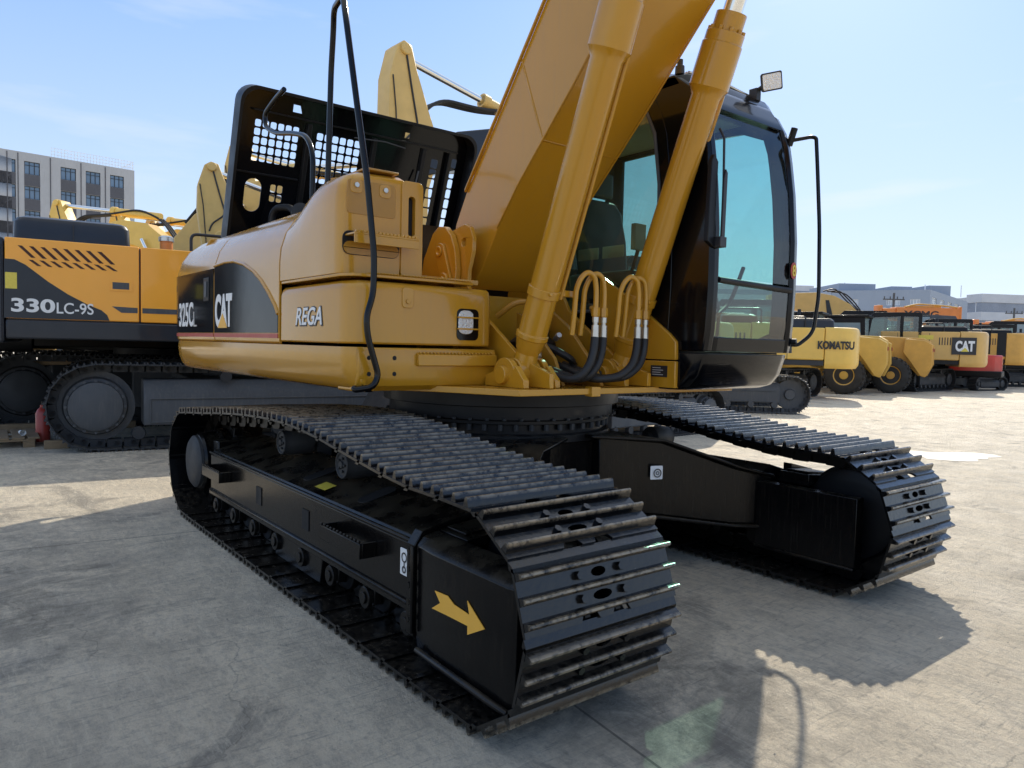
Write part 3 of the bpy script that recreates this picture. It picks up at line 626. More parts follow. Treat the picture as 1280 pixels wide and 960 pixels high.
b.build('tank_step', YEL, tank, bevel=.002)
b = MB()
for y, z in ((-1.31, 2.195), (-1.14, 2.19)):
    b.cyl((.4215, y, z), (.431, y, z), .014, n=8)
b.build('panel_bolt', STL, tank, bevel=.001)
b = MB()
for y, z in ((-1.31, 2.195), (-1.14, 2.19)): b.prism(rrect(y - .035, y + .035, z - .04, z + .03, .02), 'x', .418, .4212)
b.build('bolt_pad', YEL, tank, bevel=.002)
b = MB(); sec = rrect(-1.04, -.905, 1.73, 2.262, .03)
b.slab(sec, [rrect(-.998, -.955, 1.96, 2.18, .02)], 'x', .39, .425); b.box(-.2, .385, -.91, -1.035, 1.73, 1.9)
b.loft([[(x, y, z) for y, z in ((-1.04, 1.73), (-.91, 1.73), (-.91, 2.25), (-1.04, 2.25))] for x in (-.42, .388)])
b.prism([(-.1, 1.73), (.36, 1.73), (.36, 1.76), (-.1, 1.76)], 'y', -.905, -.47)
b.build('grab_panel', YEL, EX, bevel=.008)
b = MB(); b.prism(rrect(-1.0, -.953, 1.958, 2.182, .02), 'x', .387, .3895); b.build('grab_slot_shade', HOLE, tank)  # dark backing added behind the slot for its shade
b = MB(); b.box(-.05, .405, -1.25, -1.05, 2.29, 2.302); b.build('tank_top_plate', YELD, tank, bevel=.003)
b = MB(); b.lathe((-.45, -1.0, 2.27), (0, 0, 1), [(0, .075), (.09, .07), (.10, .055), (.12, .085), (.135, .085), (.14, .02)], n=24); b.build('filler_cap', YELD, EX)
# ---- handrails
def rail(name, pts, r=.017, fil=.06, m=None, parent=EX): b = MB(); b.tube(pts, r, n=14, fil=fil); return b.build(name, m or BLK, parent)
rail('handrail', [(.545, -1.37, 1.135), (.56, -1.37, 1.125), (.60, -1.29, 1.14), (.60, -1.26, 1.20), (.60, -1.325, 1.40), (.60, -1.335, 1.50), (.60, -1.295, 1.62), (.60, -1.295, 1.82), (.58, -1.33, 2.2), (.55, -1.365, 2.5), (.46, -1.40, 3.02), (.38, -1.38, 3.16), (.16, -1.33, 3.18), (.09, -1.30, 3.1), (.02, -1.28, 2.9), (-.01, -1.28, 2.28)], .0165)
rail('handrail', [(-.54, -1.15, 2.28), (-.53, -1.15, 2.57), (-.64, -1.15, 2.70), (-.89, -1.15, 2.77), (-1.19, -1.15, 2.83), (-1.40, -1.15, 2.92), (-1.42, -1.15, 3.02), (-1.24, -1.15, 3.07), (-1.04, -1.15, 3.10)], .017, .1)
# ---- raised engine lid (hinged at its rear edge, leaning forward)
HX, HZ = -2.46, 2.36; th = R(71); LH = 1.14
LT = Matrix.Translation((HX, 0, HZ)) @ Matrix.Rotation(-th, 4, 'Y')       # local x = up the lid, y = across, z = outward (towards the rear)
LT = Matrix.Translation((HX, 0, HZ)) @ Matrix(((math.cos(th), 0, -math.sin(th), 0), (0, 1, 0, 0), (math.sin(th), 0, math.cos(th), 0), (0, 0, 0, 1)))
LO = lambda k: [(-.25 + k, -1.14 + k), (-.25 + k, 1.14 - k)] + [(LH - k - .14 + .14 * math.cos(R(t)), 1.14 - k - .14 + .14 * math.sin(R(t))) for t in range(90, -1, -15)] + [(LH - k - .14 + .14 * math.cos(R(t)), -1.14 + k + .14 + .14 * math.sin(R(t))) for t in range(0, -91, -15)]
b = MB(); outer = LO(0)
holes = []
def grid(x0, x1, y0, y1, nx, ny, g_=.014):
    dx, dy = (x1 - x0) / nx, (y1 - y0) / ny
    for i in range(nx):
        for j in range(ny): holes.append(rrect(x0 + i * dx + g_ / 2, x0 + (i + 1) * dx - g_ / 2, y0 + j * dy + g_ / 2, y0 + (j + 1) * dy - g_ / 2, .012, 2))
grid(.54, .89, -.97, -.58, 5, 6); grid(.44, .88, -.43, .0, 6, 6); grid(.22, .38, -.78, -.66, 2, 2); grid(.0, .86, .74, .83, 9, 1); grid(.1, .9, .97, 1.04, 8, 1); 
holes.append(rrect(.12, .40, -.99, -.85, .068, 5)); holes.append([(1.0, -.66), (1.06, -.66), (1.06, -.60), (1.0, -.58)]); holes.append([(.99, .42), (1.04, .42), (1.04, .47), (.99, .47)])
b.slab(outer, holes, 'z', 0, .006, T=LT)
n = len(outer); fl = MB()
lid = b.build('engine_lid', BLK, EX)
fl.loft([[(u, v, zz) for u, v in LO(k)] for zz, k in ((.004, .0), (-.05, -.004), (-.16, -.004))], cap=False, T=LT)
fl.loft([[(u, v, zz) for u, v in LO(k)] for zz, k in ((-.16, -.004), (-.16, .02), (-.145, .022), (-.005, .014))], cap=False, T=LT)
sk = fl.build('lid_skirt', BLKM, lid)
b = MB()
for yy in (-.505, .12, .64): b.prism([(yy - .03, -.002), (yy - .018, -.035), (yy + .018, -.035), (yy + .03, -.002)], 'x', -.1, .93, T=LT)
b.box(.44, .455, -1.12, -.55, -.03, -.002, T=LT); b.box(.95, .965, -1.0, 1.0, -.05, -.002, T=LT); b.box(-.1, LH - .2, .90, .915, -.06, -.001, T=LT)
b.build('lid_rib', BLKM, lid, bevel=.003)
b = MB(); b.tube([LT @ Vector(p) for p in ((.72, .60, -.05), (.5, .56, -.09), (.06, .52, -.10))], .009, n=8); b.tube([LT @ Vector(p) for p in ((.9, .42, -.05), (.92, .2, -.06), (.90, -.1, -.05))], .006, n=8); b.build('lid_stay', DRF, lid)
b = MB(); sk_x = []
b.lathe((-2.2, -.52, 2.25), (0, 0, 1), [(0, .09), (.25, .09), (.26, .02)], n=20); b.lathe((-1.9, -.7, 2.34), (.9, -.3, .1), [(0, .07), (.35, .07), (.36, .03)], n=20); b.tube([(-2.3, -.8, 2.25), (-2.25, -.78, 2.5), (-2.0, -.7, 2.48), (-1.9, -.7, 2.3)], .03, n=12, fil=.1)
b.build('air_intake_pipe', RUB, EX)
# ---- boom
top = [(-.20, 1.95), (-.15, 2.18), (-.03, 2.38), (.33, 2.83), (.80, 3.43), (1.25, 4.02), (1.7, 4.62), (2.1, 5.02), (2.6, 5.28), (3.2, 5.36), (4.2, 5.24), (5.4, 4.95)]
bot = [(0, 1.74), (.14, 1.83), (.32, 2.10), (.53, 2.35), (.98, 2.80), (1.45, 3.30), (1.95, 3.92), (2.35, 4.34), (2.8, 4.55), (3.3, 4.62), (4.2, 4.62), (5.4, 4.62)]
b = MB(); BW = .30
rings = []
for (x0, z0), (x1, z1) in zip(top, bot): rings.append([(x0, -BW, z0), (x1, -BW, z1), (x1, BW, z1), (x0, BW, z0)])
b.loft(rings); bm = b.build('boom', YEL, EX, bevel=.006, angle=60)
b = MB()
for sgn in (-1, 1):                                                     # flange lip of the top and bottom plates
    rg_ = []
    for x0, z0 in top[2:]: rg_.append([(x0, sgn * (BW + .001), z0 - .012), (x0, sgn * (BW + .022), z0 - .012), (x0, sgn * (BW + .022), z0 + .010), (x0, sgn * (BW + .001), z0 + .010)])
    b.loft(rg_)
    rg_ = []
    for x0, z0 in bot[2:]: rg_.append([(x0, sgn * (BW + .001), z0 - .006), (x0, sgn * (BW + .012), z0 - .006), (x0, sgn * (BW + .012), z0 + .010), (x0, sgn * (BW + .001), z0 + .010)])
    b.loft(rg_)
b.build('boom_flange', YEL, bm, bevel=.003, seg=1)
b = MB()
for i0 in (3.4, 5.6):
    k = int(i0); t_ = i0 - k; a = Vector((top[k][0], 0, top[k][1])).lerp(Vector((top[k + 1][0], 0, top[k + 1][1])), t_); c = Vector((bot[k][0], 0, bot[k][1])).lerp(Vector((bot[k + 1][0], 0, bot[k + 1][1])), t_ + .05)
    b.tube([(a.x, -BW - .001, a.z), (c.x, -BW - .001, c.z), (c.x, BW + .001, c.z), (a.x, BW + .001, a.z)], .006, n=6)
b.build('weld_seam', YEL, bm)
b = MB(); b.cyl((1.94, -.52, 4.42), (1.94, .52, 4.42), .06, n=24); b.build('cylinder_pin', YELD, bm)
# ---- boom cylinders
def boom_cyl(y):
    base = Vector((.715, y, 1.21)); pin = Vector((1.94, y, 4.42)); d = (pin - base).normalized(); Lb = 1.97
    b = MB(); b.lathe(tuple(base + d * .10), tuple(d), [(0, .05), (.06, .075), (.12, .088), (.125, .094), (.15, .094), (.155, .084), (Lb - .36, .084), (Lb - .33, .10), (Lb - .31, .113), (Lb - .08, .113), (Lb - .075, .107), (Lb - .02, .107), (Lb - .018, .085)], n=44)
    for k in range(10):
        t_ = k * math.pi / 5; u = d.cross(Vector((0, 1, 0))); v = Vector((0, 1, 0)); c = base + d * (Lb + .10 - .02) + (u * math.cos(t_) + v * math.sin(t_)) * .093
        b.cyl(tuple(c), tuple(c + d * .022), .012, n=8)
    b.lathe(tuple(base + d * (Lb + .05)), tuple(d), [(0, .085), (.13, .085), (.135, .06)], n=32)
    cy = b.build('boom_cylinder', YEL, EX, bevel=.002, seg=1)
    b = MB(); b.lathe(tuple(base + Vector((0, -.075, 0))), (0, 1, 0), [(0, .092), (.15, .092)], n=32); b.cyl(tuple(base), tuple(base + d * .17), .078, .06, n=28); b.build('cylinder_eye', YEL, cy, bevel=.006)
    b = MB(); b.lathe(tuple(base + d * (Lb + .12)), tuple(d), [(0, .055), (1.25, .055)], n=32); b.build('piston_rod', CHR, cy)
    b = MB(); b.cyl(tuple(pin + Vector((0, -.06, 0))), tuple(pin + Vector((0, .06, 0))), .11, n=28); b.build('rod_eye', YEL, cy, bevel=.006)
    # side pipe running up the barrel
    off = Vector((-.085, 0, .0)) + Vector((0, .045, 0)) ; o2 = d.cross(Vector((0, 1, 0))) * -.0
    a0 = base + d * .46 + Vector((.02, .115, .0)); a1 = base + d * (Lb - .12) + Vector((.02, .118, 0))
    b = MB(); b.tube([tuple(a0), tuple(a1), tuple(a1 + d * .03 + Vector((0, -.04, 0)))], .013, n=10, fil=.03); b.build('barrel_pipe', YEL, cy)
    b = MB(); c0 = base + d * .47; b.lathe(tuple(c0), tuple(d), [(0, .086), (0, .093), (.05, .093), (.05, .086)], n=32)
    cf = c0 + d * .025
    b.box(-.02, .02, .088, .24 if y < 0 else .14, -.018, .018, T=Matrix.Translation(cf)); b.cyl(tuple(cf + Vector((.08, -.03, -.02))), tuple(cf + Vector((.10, -.03, -.02))), .012, n=6)
    
    b.build('pipe_clamp', YEL, cy, bevel=.003)
    # lug plates with a pin
    b = MB(); lug = [(.54, 1.136), (.90, 1.136), (.90, 1.18), (.82, 1.26)] + [(.715 + .098 * math.cos(R(t)), 1.205 + .098 * math.sin(R(t))) for t in range(20, 171, 15)] + [(.54, 1.2)]
    for yy in (y - .135, y + .095): b.prism(lug, 'y', yy, yy + .04)
    b.lathe((.715, y - .165, 1.205), (0, 1, 0), [(0, .035), (.0, .052), (.05, .055)], n=24); b.cyl((.715, y - .13, 1.205), (.715, y + .17, 1.205), .04, n=20)
    b.build('cylinder_lug', YEL, EX, bevel=.004)
    return cy
cyls = [boom_cyl(-.40), boom_cyl(.40)]
# hydraulic U pipes and hoses (two pairs)
b1, b2, b3, b4 = MB(), MB(), MB(), MB()
for y0, x0 in ((-.10, 1.00), (-.02, .985), (.235, 1.02), (.315, 1.005)):
    zt_ = 1.80; zc = 1.56
    leg = -.11
    b1.tube([(x0 - .075, y0 + leg, 1.44), (x0 - .06, y0 + leg, 1.56), (x0 - .05, y0 + leg, 1.70), (x0 - .03, y0 + leg * .85, 1.765), (x0 - .015, y0 + leg * .5, zt_), (x0, y0 - .015, 1.775), (x0, y0, 1.70), (x0, y0, 1.60)], .0155, n=12, fil=.03)
    b2.lathe((x0, y0, 1.60), (0, 0, -1), [(0, .024), (.05, .024), (.05, .019), (.06, .019)], n=6)
    b3.lathe((x0, y0, 1.545), (0, -.0, -1), [(0, .019), (.03, .019), (.03, .014), (.045, .014), (.045, .021), (.115, .022), (.12, .017)], n=16)
    e = -.13 if y0 < .1 else -.27
    b4.tube([(x0, y0, 1.43), (x0 + .005, y0 - .01, 1.36), (x0, y0 - .035, 1.27), (x0 - .02, y0 - .09 - (.04 if y0 > .1 else 0), 1.20), (x0 - .08, y0 + e, 1.185), (x0 - .2, y0 + e - .04, 1.22), (x0 - .4, y0 + e - .02, 1.26)], .0235, n=14, fil=.05)
b1.build('hydraulic_pipe', YEL, EX); b2.build('pipe_union', YEL, EX, bevel=.001); b3.build('hose_fitting', STL, EX); b4.build('hydraulic_hose', RUB, EX)
b = MB()
for pts in ([(.5, -.25, 1.2), (.62, -.22, 1.28), (.7, -.1, 1.22), (.8, 0, 1.18), (.7, .15, 1.22), (.5, .2, 1.3)], [(.45, -.2, 1.35), (.6, -.12, 1.38), (.72, -.02, 1.3), (.6, .12, 1.25), (.4, .2, 1.3)], [(.4, .25, 1.25), (.6, .3, 1.3), (.75, .28, 1.22), (.62, .16, 1.18), (.4, .1, 1.2)]): b.tube(pts, .022, n=10, fil=.06)
b.build('hydraulic_hose', RUB, EX)
b = MB(); b.lathe((.62, -.2, 1.33), (.3, -.3, -.1), [(0, .02), (.03, .02), (.03, .026), (.08, .026), (.08, .02), (.1, .02)], n=12); b.build('hose_fitting', STL, EX); b = MB(); b.lathe((.55, .0, 1.42), (.5, -.2, .2), [(0, .018), (.05, .018), (.05, .022), (.07, .016)], n=12); b.build('hose_fitting', STL, EX)
b = MB(); b.tube([(.74, .12, 1.62), (.72, .18, 1.55), (.70, .2, 1.3)], .016, n=10, fil=.04); b.tube([(.30, -.28, 1.55), (.42, -.2, 1.66), (.5, -.05, 1.62), (.42, .06, 1.5), (.34, -.02, 1.38)], .018, n=10, fil=.08); b.build('hydraulic_pipe', YELD, EX)
# ---- cab
CAB = []
FP = [(1.13, 1.125), (1.21, 1.15), (1.27, 1.22), (1.305, 1.33), (1.33, 1.5), (1.34, 1.75), (1.335, 2.1), (1.31, 2.4), (1.265, 2.7), (1.21, 2.86), (1.12, 2.99), (1.0, 3.055)]      # front profile
Y0, Y1 = .50, 1.47
def fx(z):
    for (a, z0), (c, z1) in zip(FP, FP[1:]):
        if z0 <= z <= z1: return a + (c - a) * (z - z0) / (z1 - z0)
    return 1.0
# lower nose panel
b = MB(); low = [p for p in FP if p[1] < 1.34] + [(fx(1.352), 1.352)]
def nose(y, k): return [(x - k, y, z) for x, z in low] + [(-.4, y, 1.352), (-.4, y, 1.125)]
b.loft([nose(Y0 + .001, .06), nose(Y0 + .02, .02), nose(Y0 + .07, 0), nose(Y1 - .16, 0), nose(Y1 - .06, .03), nose(Y1 - .012, .09), nose(Y1, .16)])
b.build('cab_lower_panel', BLK, EX, bevel=.004, angle=40)
# front frame: pillars and rails as lofted sections following the profile
def strip(ya, yb, z0, z1, depth=.09, n=14, yo=0, kf=None):
    rr = []
    for i in range(n + 1):
        z = z0 + (z1 - z0) * i / n; x = fx(z); s_ = kf(z) if kf else 0
        rr.append([(x - .018 + s_, ya, z), (x + s_, ya + .02, z), (x + s_, yb - .02, z), (x - .018 + s_, yb, z), (x - depth, yb, z), (x - depth, ya, z)])
    b = MB(); b.loft(rr); return b
strip(Y0, Y0 + .085, 1.365, 3.045, .30).build('front_pillar', BLK, EX, bevel=.006, angle=40)
rr = []
for i in range(17):                                                     # outer front pillar with rounded corner
    z = 1.365 + (3.035 - 1.365) * i / 16; x = fx(z); rr.append([(x - .02, Y1 - .12, z), (x - .002, Y1 - .10, z), (x - .01, Y1 - .055, z), (x - .045, Y1 - .015, z), (x - .11, Y1, z), (x - .2, Y1, z), (x - .2, Y1 - .03, z), (x - .07, Y1 - .10, z)])
b = MB(); b.loft(rr); b.build('front_pillar', BLK, EX, bevel=.004, angle=40)
strip(Y0 + .085, Y1 - .12, 1.365, 1.45, .05, 3).build('window_sill', BLK, EX, bevel=.004)
b = MB(); rr = []
for i in range(9):
    z = 2.83 + (3.045 - 2.83) * i / 8; x = fx(z); rr.append([(x, Y0 + .085, z), (x, Y1 - .12, z), (x - .06, Y1 - .12, z), (x - .06, Y0 + .085, z)])
b.loft(rr); b.build('roof_header', BLK, EX)
b = MB(); b.tube([(fx(1.79) - .012, Y0 + .08, 1.79), (fx(1.77) - .012, Y1 - .12, 1.775)], .019, n=10); b.build('window_divider', BLKM, EX)
def pane(name, z0, z1, m, n=8):
    rr = []
    for i in range(n + 1):
        z = z0 + (z1 - z0) * i / n; x = fx(z) - .022; rr.append([(x, Y0 + .083, z), (x, Y1 - .11, z)])
    b = MB(); b.loft(rr, cap=False, closed=False); return b.build(name, m, EX)
pane('windscreen', 1.81, 2.84, GLS, 12); pane('lower_windscreen', 1.44, 1.77, GLD, 4)
# right-hand side wall with its window opening
sidep = [(-.42, 1.365), (fx(1.365) - .3, 1.365)] + [(x - .3, z) for x, z in FP if z > 1.4 and z < 3.0] + [(.72, 3.05), (-.35, 3.07), (-.42, 3.0)]
win = [(-.30, 1.62), (.80, 1.62), (.885, 1.70), (.93, 2.0), (.92, 2.4), (.87, 2.72), (.80, 2.86), (.66, 2.95), (-.2, 2.95), (-.30, 2.85)]
b = MB(); b.slab(sidep, [win], 'y', Y0, Y0 + .03); sw = b.build('cab_side_wall', BLK, EX, bevel=.004)
b = MB(); rw = win + [win[0]]; b.tube([(x, Y0 - .002, z) for x, z in rw], .012, n=8); b.build('window_seal', DRF, sw)
b = MB(); b.add([(x, Y0 + .012, z) for x, z in win], [tuple(range(len(win)))]); b.build('side_window', GLD, EX)
# left side wall (door) with window
winl = [(-.25, 1.62), (-.2, 1.5), (1.0, 1.42), (1.16, 1.5), (1.19, 1.8), (1.18, 2.3), (1.12, 2.65), (1.03, 2.85), (.8, 2.92), (-.25, 2.92)]
sidel = [(-.42, 1.365), (fx(1.365) - .02, 1.365)] + [(x - .045, z) for x, z in FP if z > 1.4 and z < 3.0] + [(.95, 3.04), (-.35, 3.07), (-.42, 3.0)]
b = MB(); bar_ = [(-.1, 0)]
w1 = [(.50, 1.50), (1.0, 1.44), (1.14, 1.5), (1.17, 1.8), (1.165, 2.3), (1.11, 2.65), (1.03, 2.82), (.85, 2.9), (.50, 2.92)]; w2 = [(-.3, 1.7), (.42, 1.62), (.42, 2.92), (-.3, 2.92)]
b.slab(sidel, [w1, w2], 'y', Y1 - .03, Y1); dr = b.build('cab_door', BLK, EX, bevel=.003)
for ww in (w1, w2):
    b = MB(); b.add([(x, Y1 - .015, z) for x, z in ww], [tuple(range(len(ww)))]); b.build('door_glass', GLS, dr)
# rear wall with window, roof
b = MB(); b.slab([(Y0, 1.365), (Y1, 1.365), (Y1, 3.04), (Y0, 3.04)], [rrect(Y0 + .1, Y1 - .1, 2.0, 2.86, .06)], 'x', -.42, -.39); b.build('cab_rear_wall', BLKM, EX)
b = MB(); b.add([(-.405, Y0 + .1, 2.0), (-.405, Y1 - .1, 2.0), (-.405, Y1 - .1, 2.86), (-.405, Y0 + .1, 2.86)], [(0, 1, 2, 3)]); b.build('rear_window', GLS, EX)
b = MB(); rf = []
for y, k in ((Y0, .06), (Y0 + .05, .015), (Y0 + .12, 0), (Y1 - .12, 0), (Y1 - .04, .02), (Y1, .08)):
    rf.append([(-.42 + k, y, 2.975), (1.12 - k, y, 2.975), (1.08 - k, y, 3.05 - k * .3), (.95 - k, y, 3.09 - k * .7), (-.3 + k, y, 3.10 - k * .7), (-.42 + k, y, 3.05 - k * .6)])
b.loft(rf); b.build('cab_roof', BLK, EX, bevel=.006, angle=50)
b = MB(); b.box(-.38, .85, Y0 + .04, Y1 - .04, 2.955, 2.972); b.build('headliner', BEI, EX)
b = MB(); b.prism([(.0, .6), (.6, .6), (.6, 1.35), (.0, 1.35)], 'z', 3.102, 3.12); b.build('roof_hatch', DRF, EX, bevel=.006)
b = MB(); b.lathe((1.0, .56, 3.06), (0, 0, 1), [(0, .03), (.05, .028), (.055, .018), (.09, .018), (.095, .005)], n=14); b.build('roof_bolt', DRT, EX)
b = MB()
for k in range(3): b.tube([(.98 + k * .02, .62, 3.085), (1.0 + k * .02, .95, 3.09), (.98 + k * .02, 1.3, 3.08)], .009, n=8)
b.build('roof_cable', STL, EX)
# interior: seat, console, levers, floor
b = MB(); b.box(-.38, 1.2, Y0 + .04, Y1 - .04, 1.353, 1.364); b.build('cab_floor', INT, EX)
b = MB()
b.loft([[(x, y, z) for x, y in rrect(.05, .55, .76, 1.24, .08)] for z in (1.72, 1.80, 1.83)])
b.loft([[(-.02 + (z - 1.8) * -.14 + dx, y, z) for dx, y in rrect(-.06, .06, .99 - w_, .99 + w_, .05)] for z, w_ in ((1.80, .23), (2.2, .25), (2.42, .22), (2.5, .15))])
b.loft([[(-.11 + dx, y, z) for dx, y in rrect(-.045, .045, .86, 1.12, .04)] for z in (2.53, 2.72)])
b.box(.05, .5, .8, 1.2, 1.36, 1.72); seat = b.build('operator_seat', INT, EX, bevel=.02)
b = MB(); b.box(.0, .62, .60, .76, 1.70, 1.90); b.box(.0, .62, 1.24, 1.38, 1.70, 1.9); b.prism([(.95, 1.36), (1.12, 1.36), (1.14, 1.62), (1.0, 1.66)], 'y', .60, .78); b.build('control_console', INT, EX, bevel=.02)
b = MB()
for y in (.68, 1.30): b.tube([(.55, y, 1.9), (.60, y, 2.05), (.58, y, 2.12)], [.012, .014, .024], n=10)
for y in (.93, 1.05): b.tube([(.98, y, 1.37), (1.0, y, 1.62), (.93, y, 1.86), (.95, y, 1.90)], .012, n=8); b.box(.96, 1.12, y - .05, y + .05, 1.40, 1.42)
b.tube([(1.02, .62, 1.5), (1.04, .9, 1.56), (.98, 1.2, 1.7), (.96, 1.36, 1.95)], .014, n=8, fil=.1); b.build('control_lever', INK, EX)
b = MB(); b.box(.66, .70, .535, .64, 2.02, 2.19); b.box(.40, .60, .536, .545, 1.98, 2.06); b.box(.16, .36, .536, .545, 1.98, 2.06); b.build('monitor', BEI, EX, bevel=.006)
b = MB(); b.prism([(.45, 1.64), (.72, 1.64), (.70, 1.86), (.5, 1.80)], 'y', 1.38, 1.42); b.build('arm_rest', INT, EX, bevel=.01)
# wiper, mirror post, work lamp, front grab bar, number sticker
b = MB(); xw = 1.36
b.tube([(xw - .03, .535, 2.66), (xw + .0, .54, 2.60), (xw, .55, 2.36), (xw + .005, .545, 2.1)], .008, n=8); b.prism([(.525, 2.0), (.555, 2.0), (.562, 2.4), (.545, 2.42), (.53, 2.36)], 'x', xw + .006, xw + .02); b.box(xw - .02, xw + .03, .50, .56, 1.97, 2.03); wp = b.build('wiper', INK, EX, bevel=.003)
b = MB(); b.prism([(.435, 2.00), (.50, 1.97), (.51, 2.46), (.475, 2.5), (.45, 2.46)], 'x', xw - .04, xw - .01); b.build('wiper_motor_cover', BLKM, wp, bevel=.004)
b = MB(); b.box(1.03, 1.09, 1.24, 1.29, 3.04, 3.12); b.cyl((1.06, 1.265, 3.10), (1.14, 1.28, 3.14), .015, n=10); lampb = b.build('work_lamp', DRT, EX, bevel=.003)
LM = Matrix.Translation((1.16, 1.29, 3.15)) @ Vector((1, -.75, -.35)).normalized().to_track_quat('X', 'Z').to_matrix().to_4x4() @ Matrix.Rotation(R(12), 4, 'X')
b = MB(); b.loft([[(x, y, z) for y, z in rrect(-w_, w_, -h_, h_, .012)] for x, w_, h_ in ((-.04, .045, .035), (0, .068, .055), (.018, .07, .058))], T=LM); b.build('lamp_body', DRT, lampb, bevel=.002)
b = MB(); b.prism(rrect(-.06, .06, -.048, .048, .01), 'x', .0185, .022, T=LM); b.build('lamp_glass', LAMP, lampb)
rail('grab_bar', [(1.235, 1.44, 2.78), (1.33, 1.52, 2.80), (1.36, 1.53, 2.79), (1.375, 1.535, 2.6), (1.40, 1.55, 2.2), (1.42, 1.545, 1.75), (1.40, 1.53, 1.50), (1.33, 1.47, 1.42), (1.30, 1.44, 1.42)], .0125, .07)
b = MB(); b.cyl((1.22, 1.44, 2.75), (1.25, 1.45, 2.86), .022, n=10); b.cyl((1.30, 1.44, 1.44), (1.33, 1.45, 1.44), .022, n=10); b.build('bar_mount', BLKM, EX)
sx_ = fx(1.93) + .003
b = MB(); b.cyl((sx_ - .004, 1.365, 1.905), (sx_, 1.365, 1.905), .034, n=24)
b.v = [(x, y, 1.905 + (z - 1.905) * 1.6) for x, y, z in b.v]; b.build('number_sticker', REDV, EX)
lettering('number_eight', '8', YST, EX, (sx_ + .001, 1.346, 1.868), (0, 1, 0), (0, 0, 1), .038, .075, bold=.02)
# ================================================================== THE YARD BEHIND
def ang(r, d):                     # heading from 'right' and 'ahead' components of the photographer's view
    v = HR * r + HF * d; return math.atan2(v.y, v.x)
def hit(px, py, P0, n):            # where a sight line meets a wall or panel plane
    d = FW + RT * ((px - 640) / f_px) - UP * ((py - 480) / f_px); t = (Vector(P0) - CAM).dot(n) / d.dot(n); return CAM + d * t
def loop_pts(L, H, n, dip=0.0):
    r = H / 2; c = L / 2 - r; pts = []
    for i in range(13): a = -math.pi / 2 + math.pi * i / 12; pts.append((c + r * math.cos(a), r + r * math.sin(a)))
    pts.append((0, H - dip))
    for i in range(13): a = math.pi / 2 + math.pi * i / 12; pts.append((-c + r * math.cos(a), r + r * math.sin(a)))
    return resample(pts, n)[0]
def yard_track(root, y, L, H, W, m, mf, T, out=1, detail=True):
    k = int(2 * (L + H) / .2); P = loop_pts(L - .08, H - .08, k, .02); b = MB()
    for i in range(k):
        mm, d, nr = frames(P, i); c = mm + nr * .02
        TT = T @ Matrix(((d.x, 0, nr.x, c.x), (0, 1, 0, y), (d.z, 0, nr.z, c.z + .04), (0, 0, 0, 1))); h = .098
        b.box(-h, h, -W / 2, W / 2, -.012, .0, TT)
        for x in (-.06, .02, .09): b.prism([(x - .014, 0), (x - .006, .026), (x + .006, .026), (x + .014, 0)], 'y', -W / 2, W / 2, TT)
        if detail:
            for s_ in (-1, 1): b.box(-h * .7, h * .9, s_ * .07 - .02, s_ * .07 + .02, -.10, -.012, TT); b.cyl((.03, -.11, -.06), (.03, .11, -.06), .026, n=6, T=TT)
    t = b.build('track', m, root)
    r = H / 2; c = L / 2 - r; o = W / 2
    b = MB(); sec = [(o * .80, r * .55), (o * .80, H * .62), (o * .45, H * .80), (-o * .8, H * .80), (-o * .8, r * .55)]
    b.loft([[tuple(T @ Vector((x, y + a * out, z))) for a, z in sec] for x in (-c + r * .95, c - r * .55)])
    fr = b.build('track_frame', mf, root, bevel=.015)
    if detail:
        b = MB(); x0, x1 = -c + r * 1.1, c - r * .75; z0, z1 = r * .62, H * .58; ya = y + (o * .80 + .004) * out
        for p in (((x0, z0), (x1, z0)), ((x0, z1), (x1, z1)), ((x0, z0), (x0, z1))): b.tube([tuple(T @ Vector((q_[0], ya, q_[1]))) for q_ in p], .010, n=6)
        b.build('frame_rib', mf, fr)
        for k2 in range(7):
            b = MB(); x = -c + .45 + k2 * (2 * c - .8) / 6; b.cyl((x, y + out * o * .6, .2), (x, y + out * o * .86, .2), .085, .07, n=14, T=T); b.build('track_roller', m, root)
        for x in (-.6, .55): b = MB(); b.cyl((x, y + out * o * .5, H * .84), (x, y + out * o * .85, H * .84), .07, n=14, T=T); b.build('carrier_roller', m, root)
    b = MB(); b.lathe((-c, y - .05 * out, r), (0, out, 0), [(0, r * .5), (0, r * .78), (.1, r * .80), (.1, r * .66), (o * .6, r * .62), (o * .62, r * .56), (o * .9, r * .54), (o * .95, r * .48), (o * .97, r * .1)], n=36, T=T)
    for k2 in range(16):
        a = k2 * math.pi / 8; b.cyl((-c + r * .58 * math.cos(a), y + out * o * .60, r + r * .58 * math.sin(a)), (-c + r * .58 * math.cos(a), y + out * o * .68, r + r * .58 * math.sin(a)), r * .035, n=6, T=T)
    b.build('drive_sprocket', mf, root)
    b = MB(); b.lathe((c, y - .1 * out, r), (0, out, 0), [(0, r * .3), (0, r * .75), (.2, r * .75), (.2, r * .3), (.26, r * .25)], n=28, T=T); b.build('front_idler', m, root)
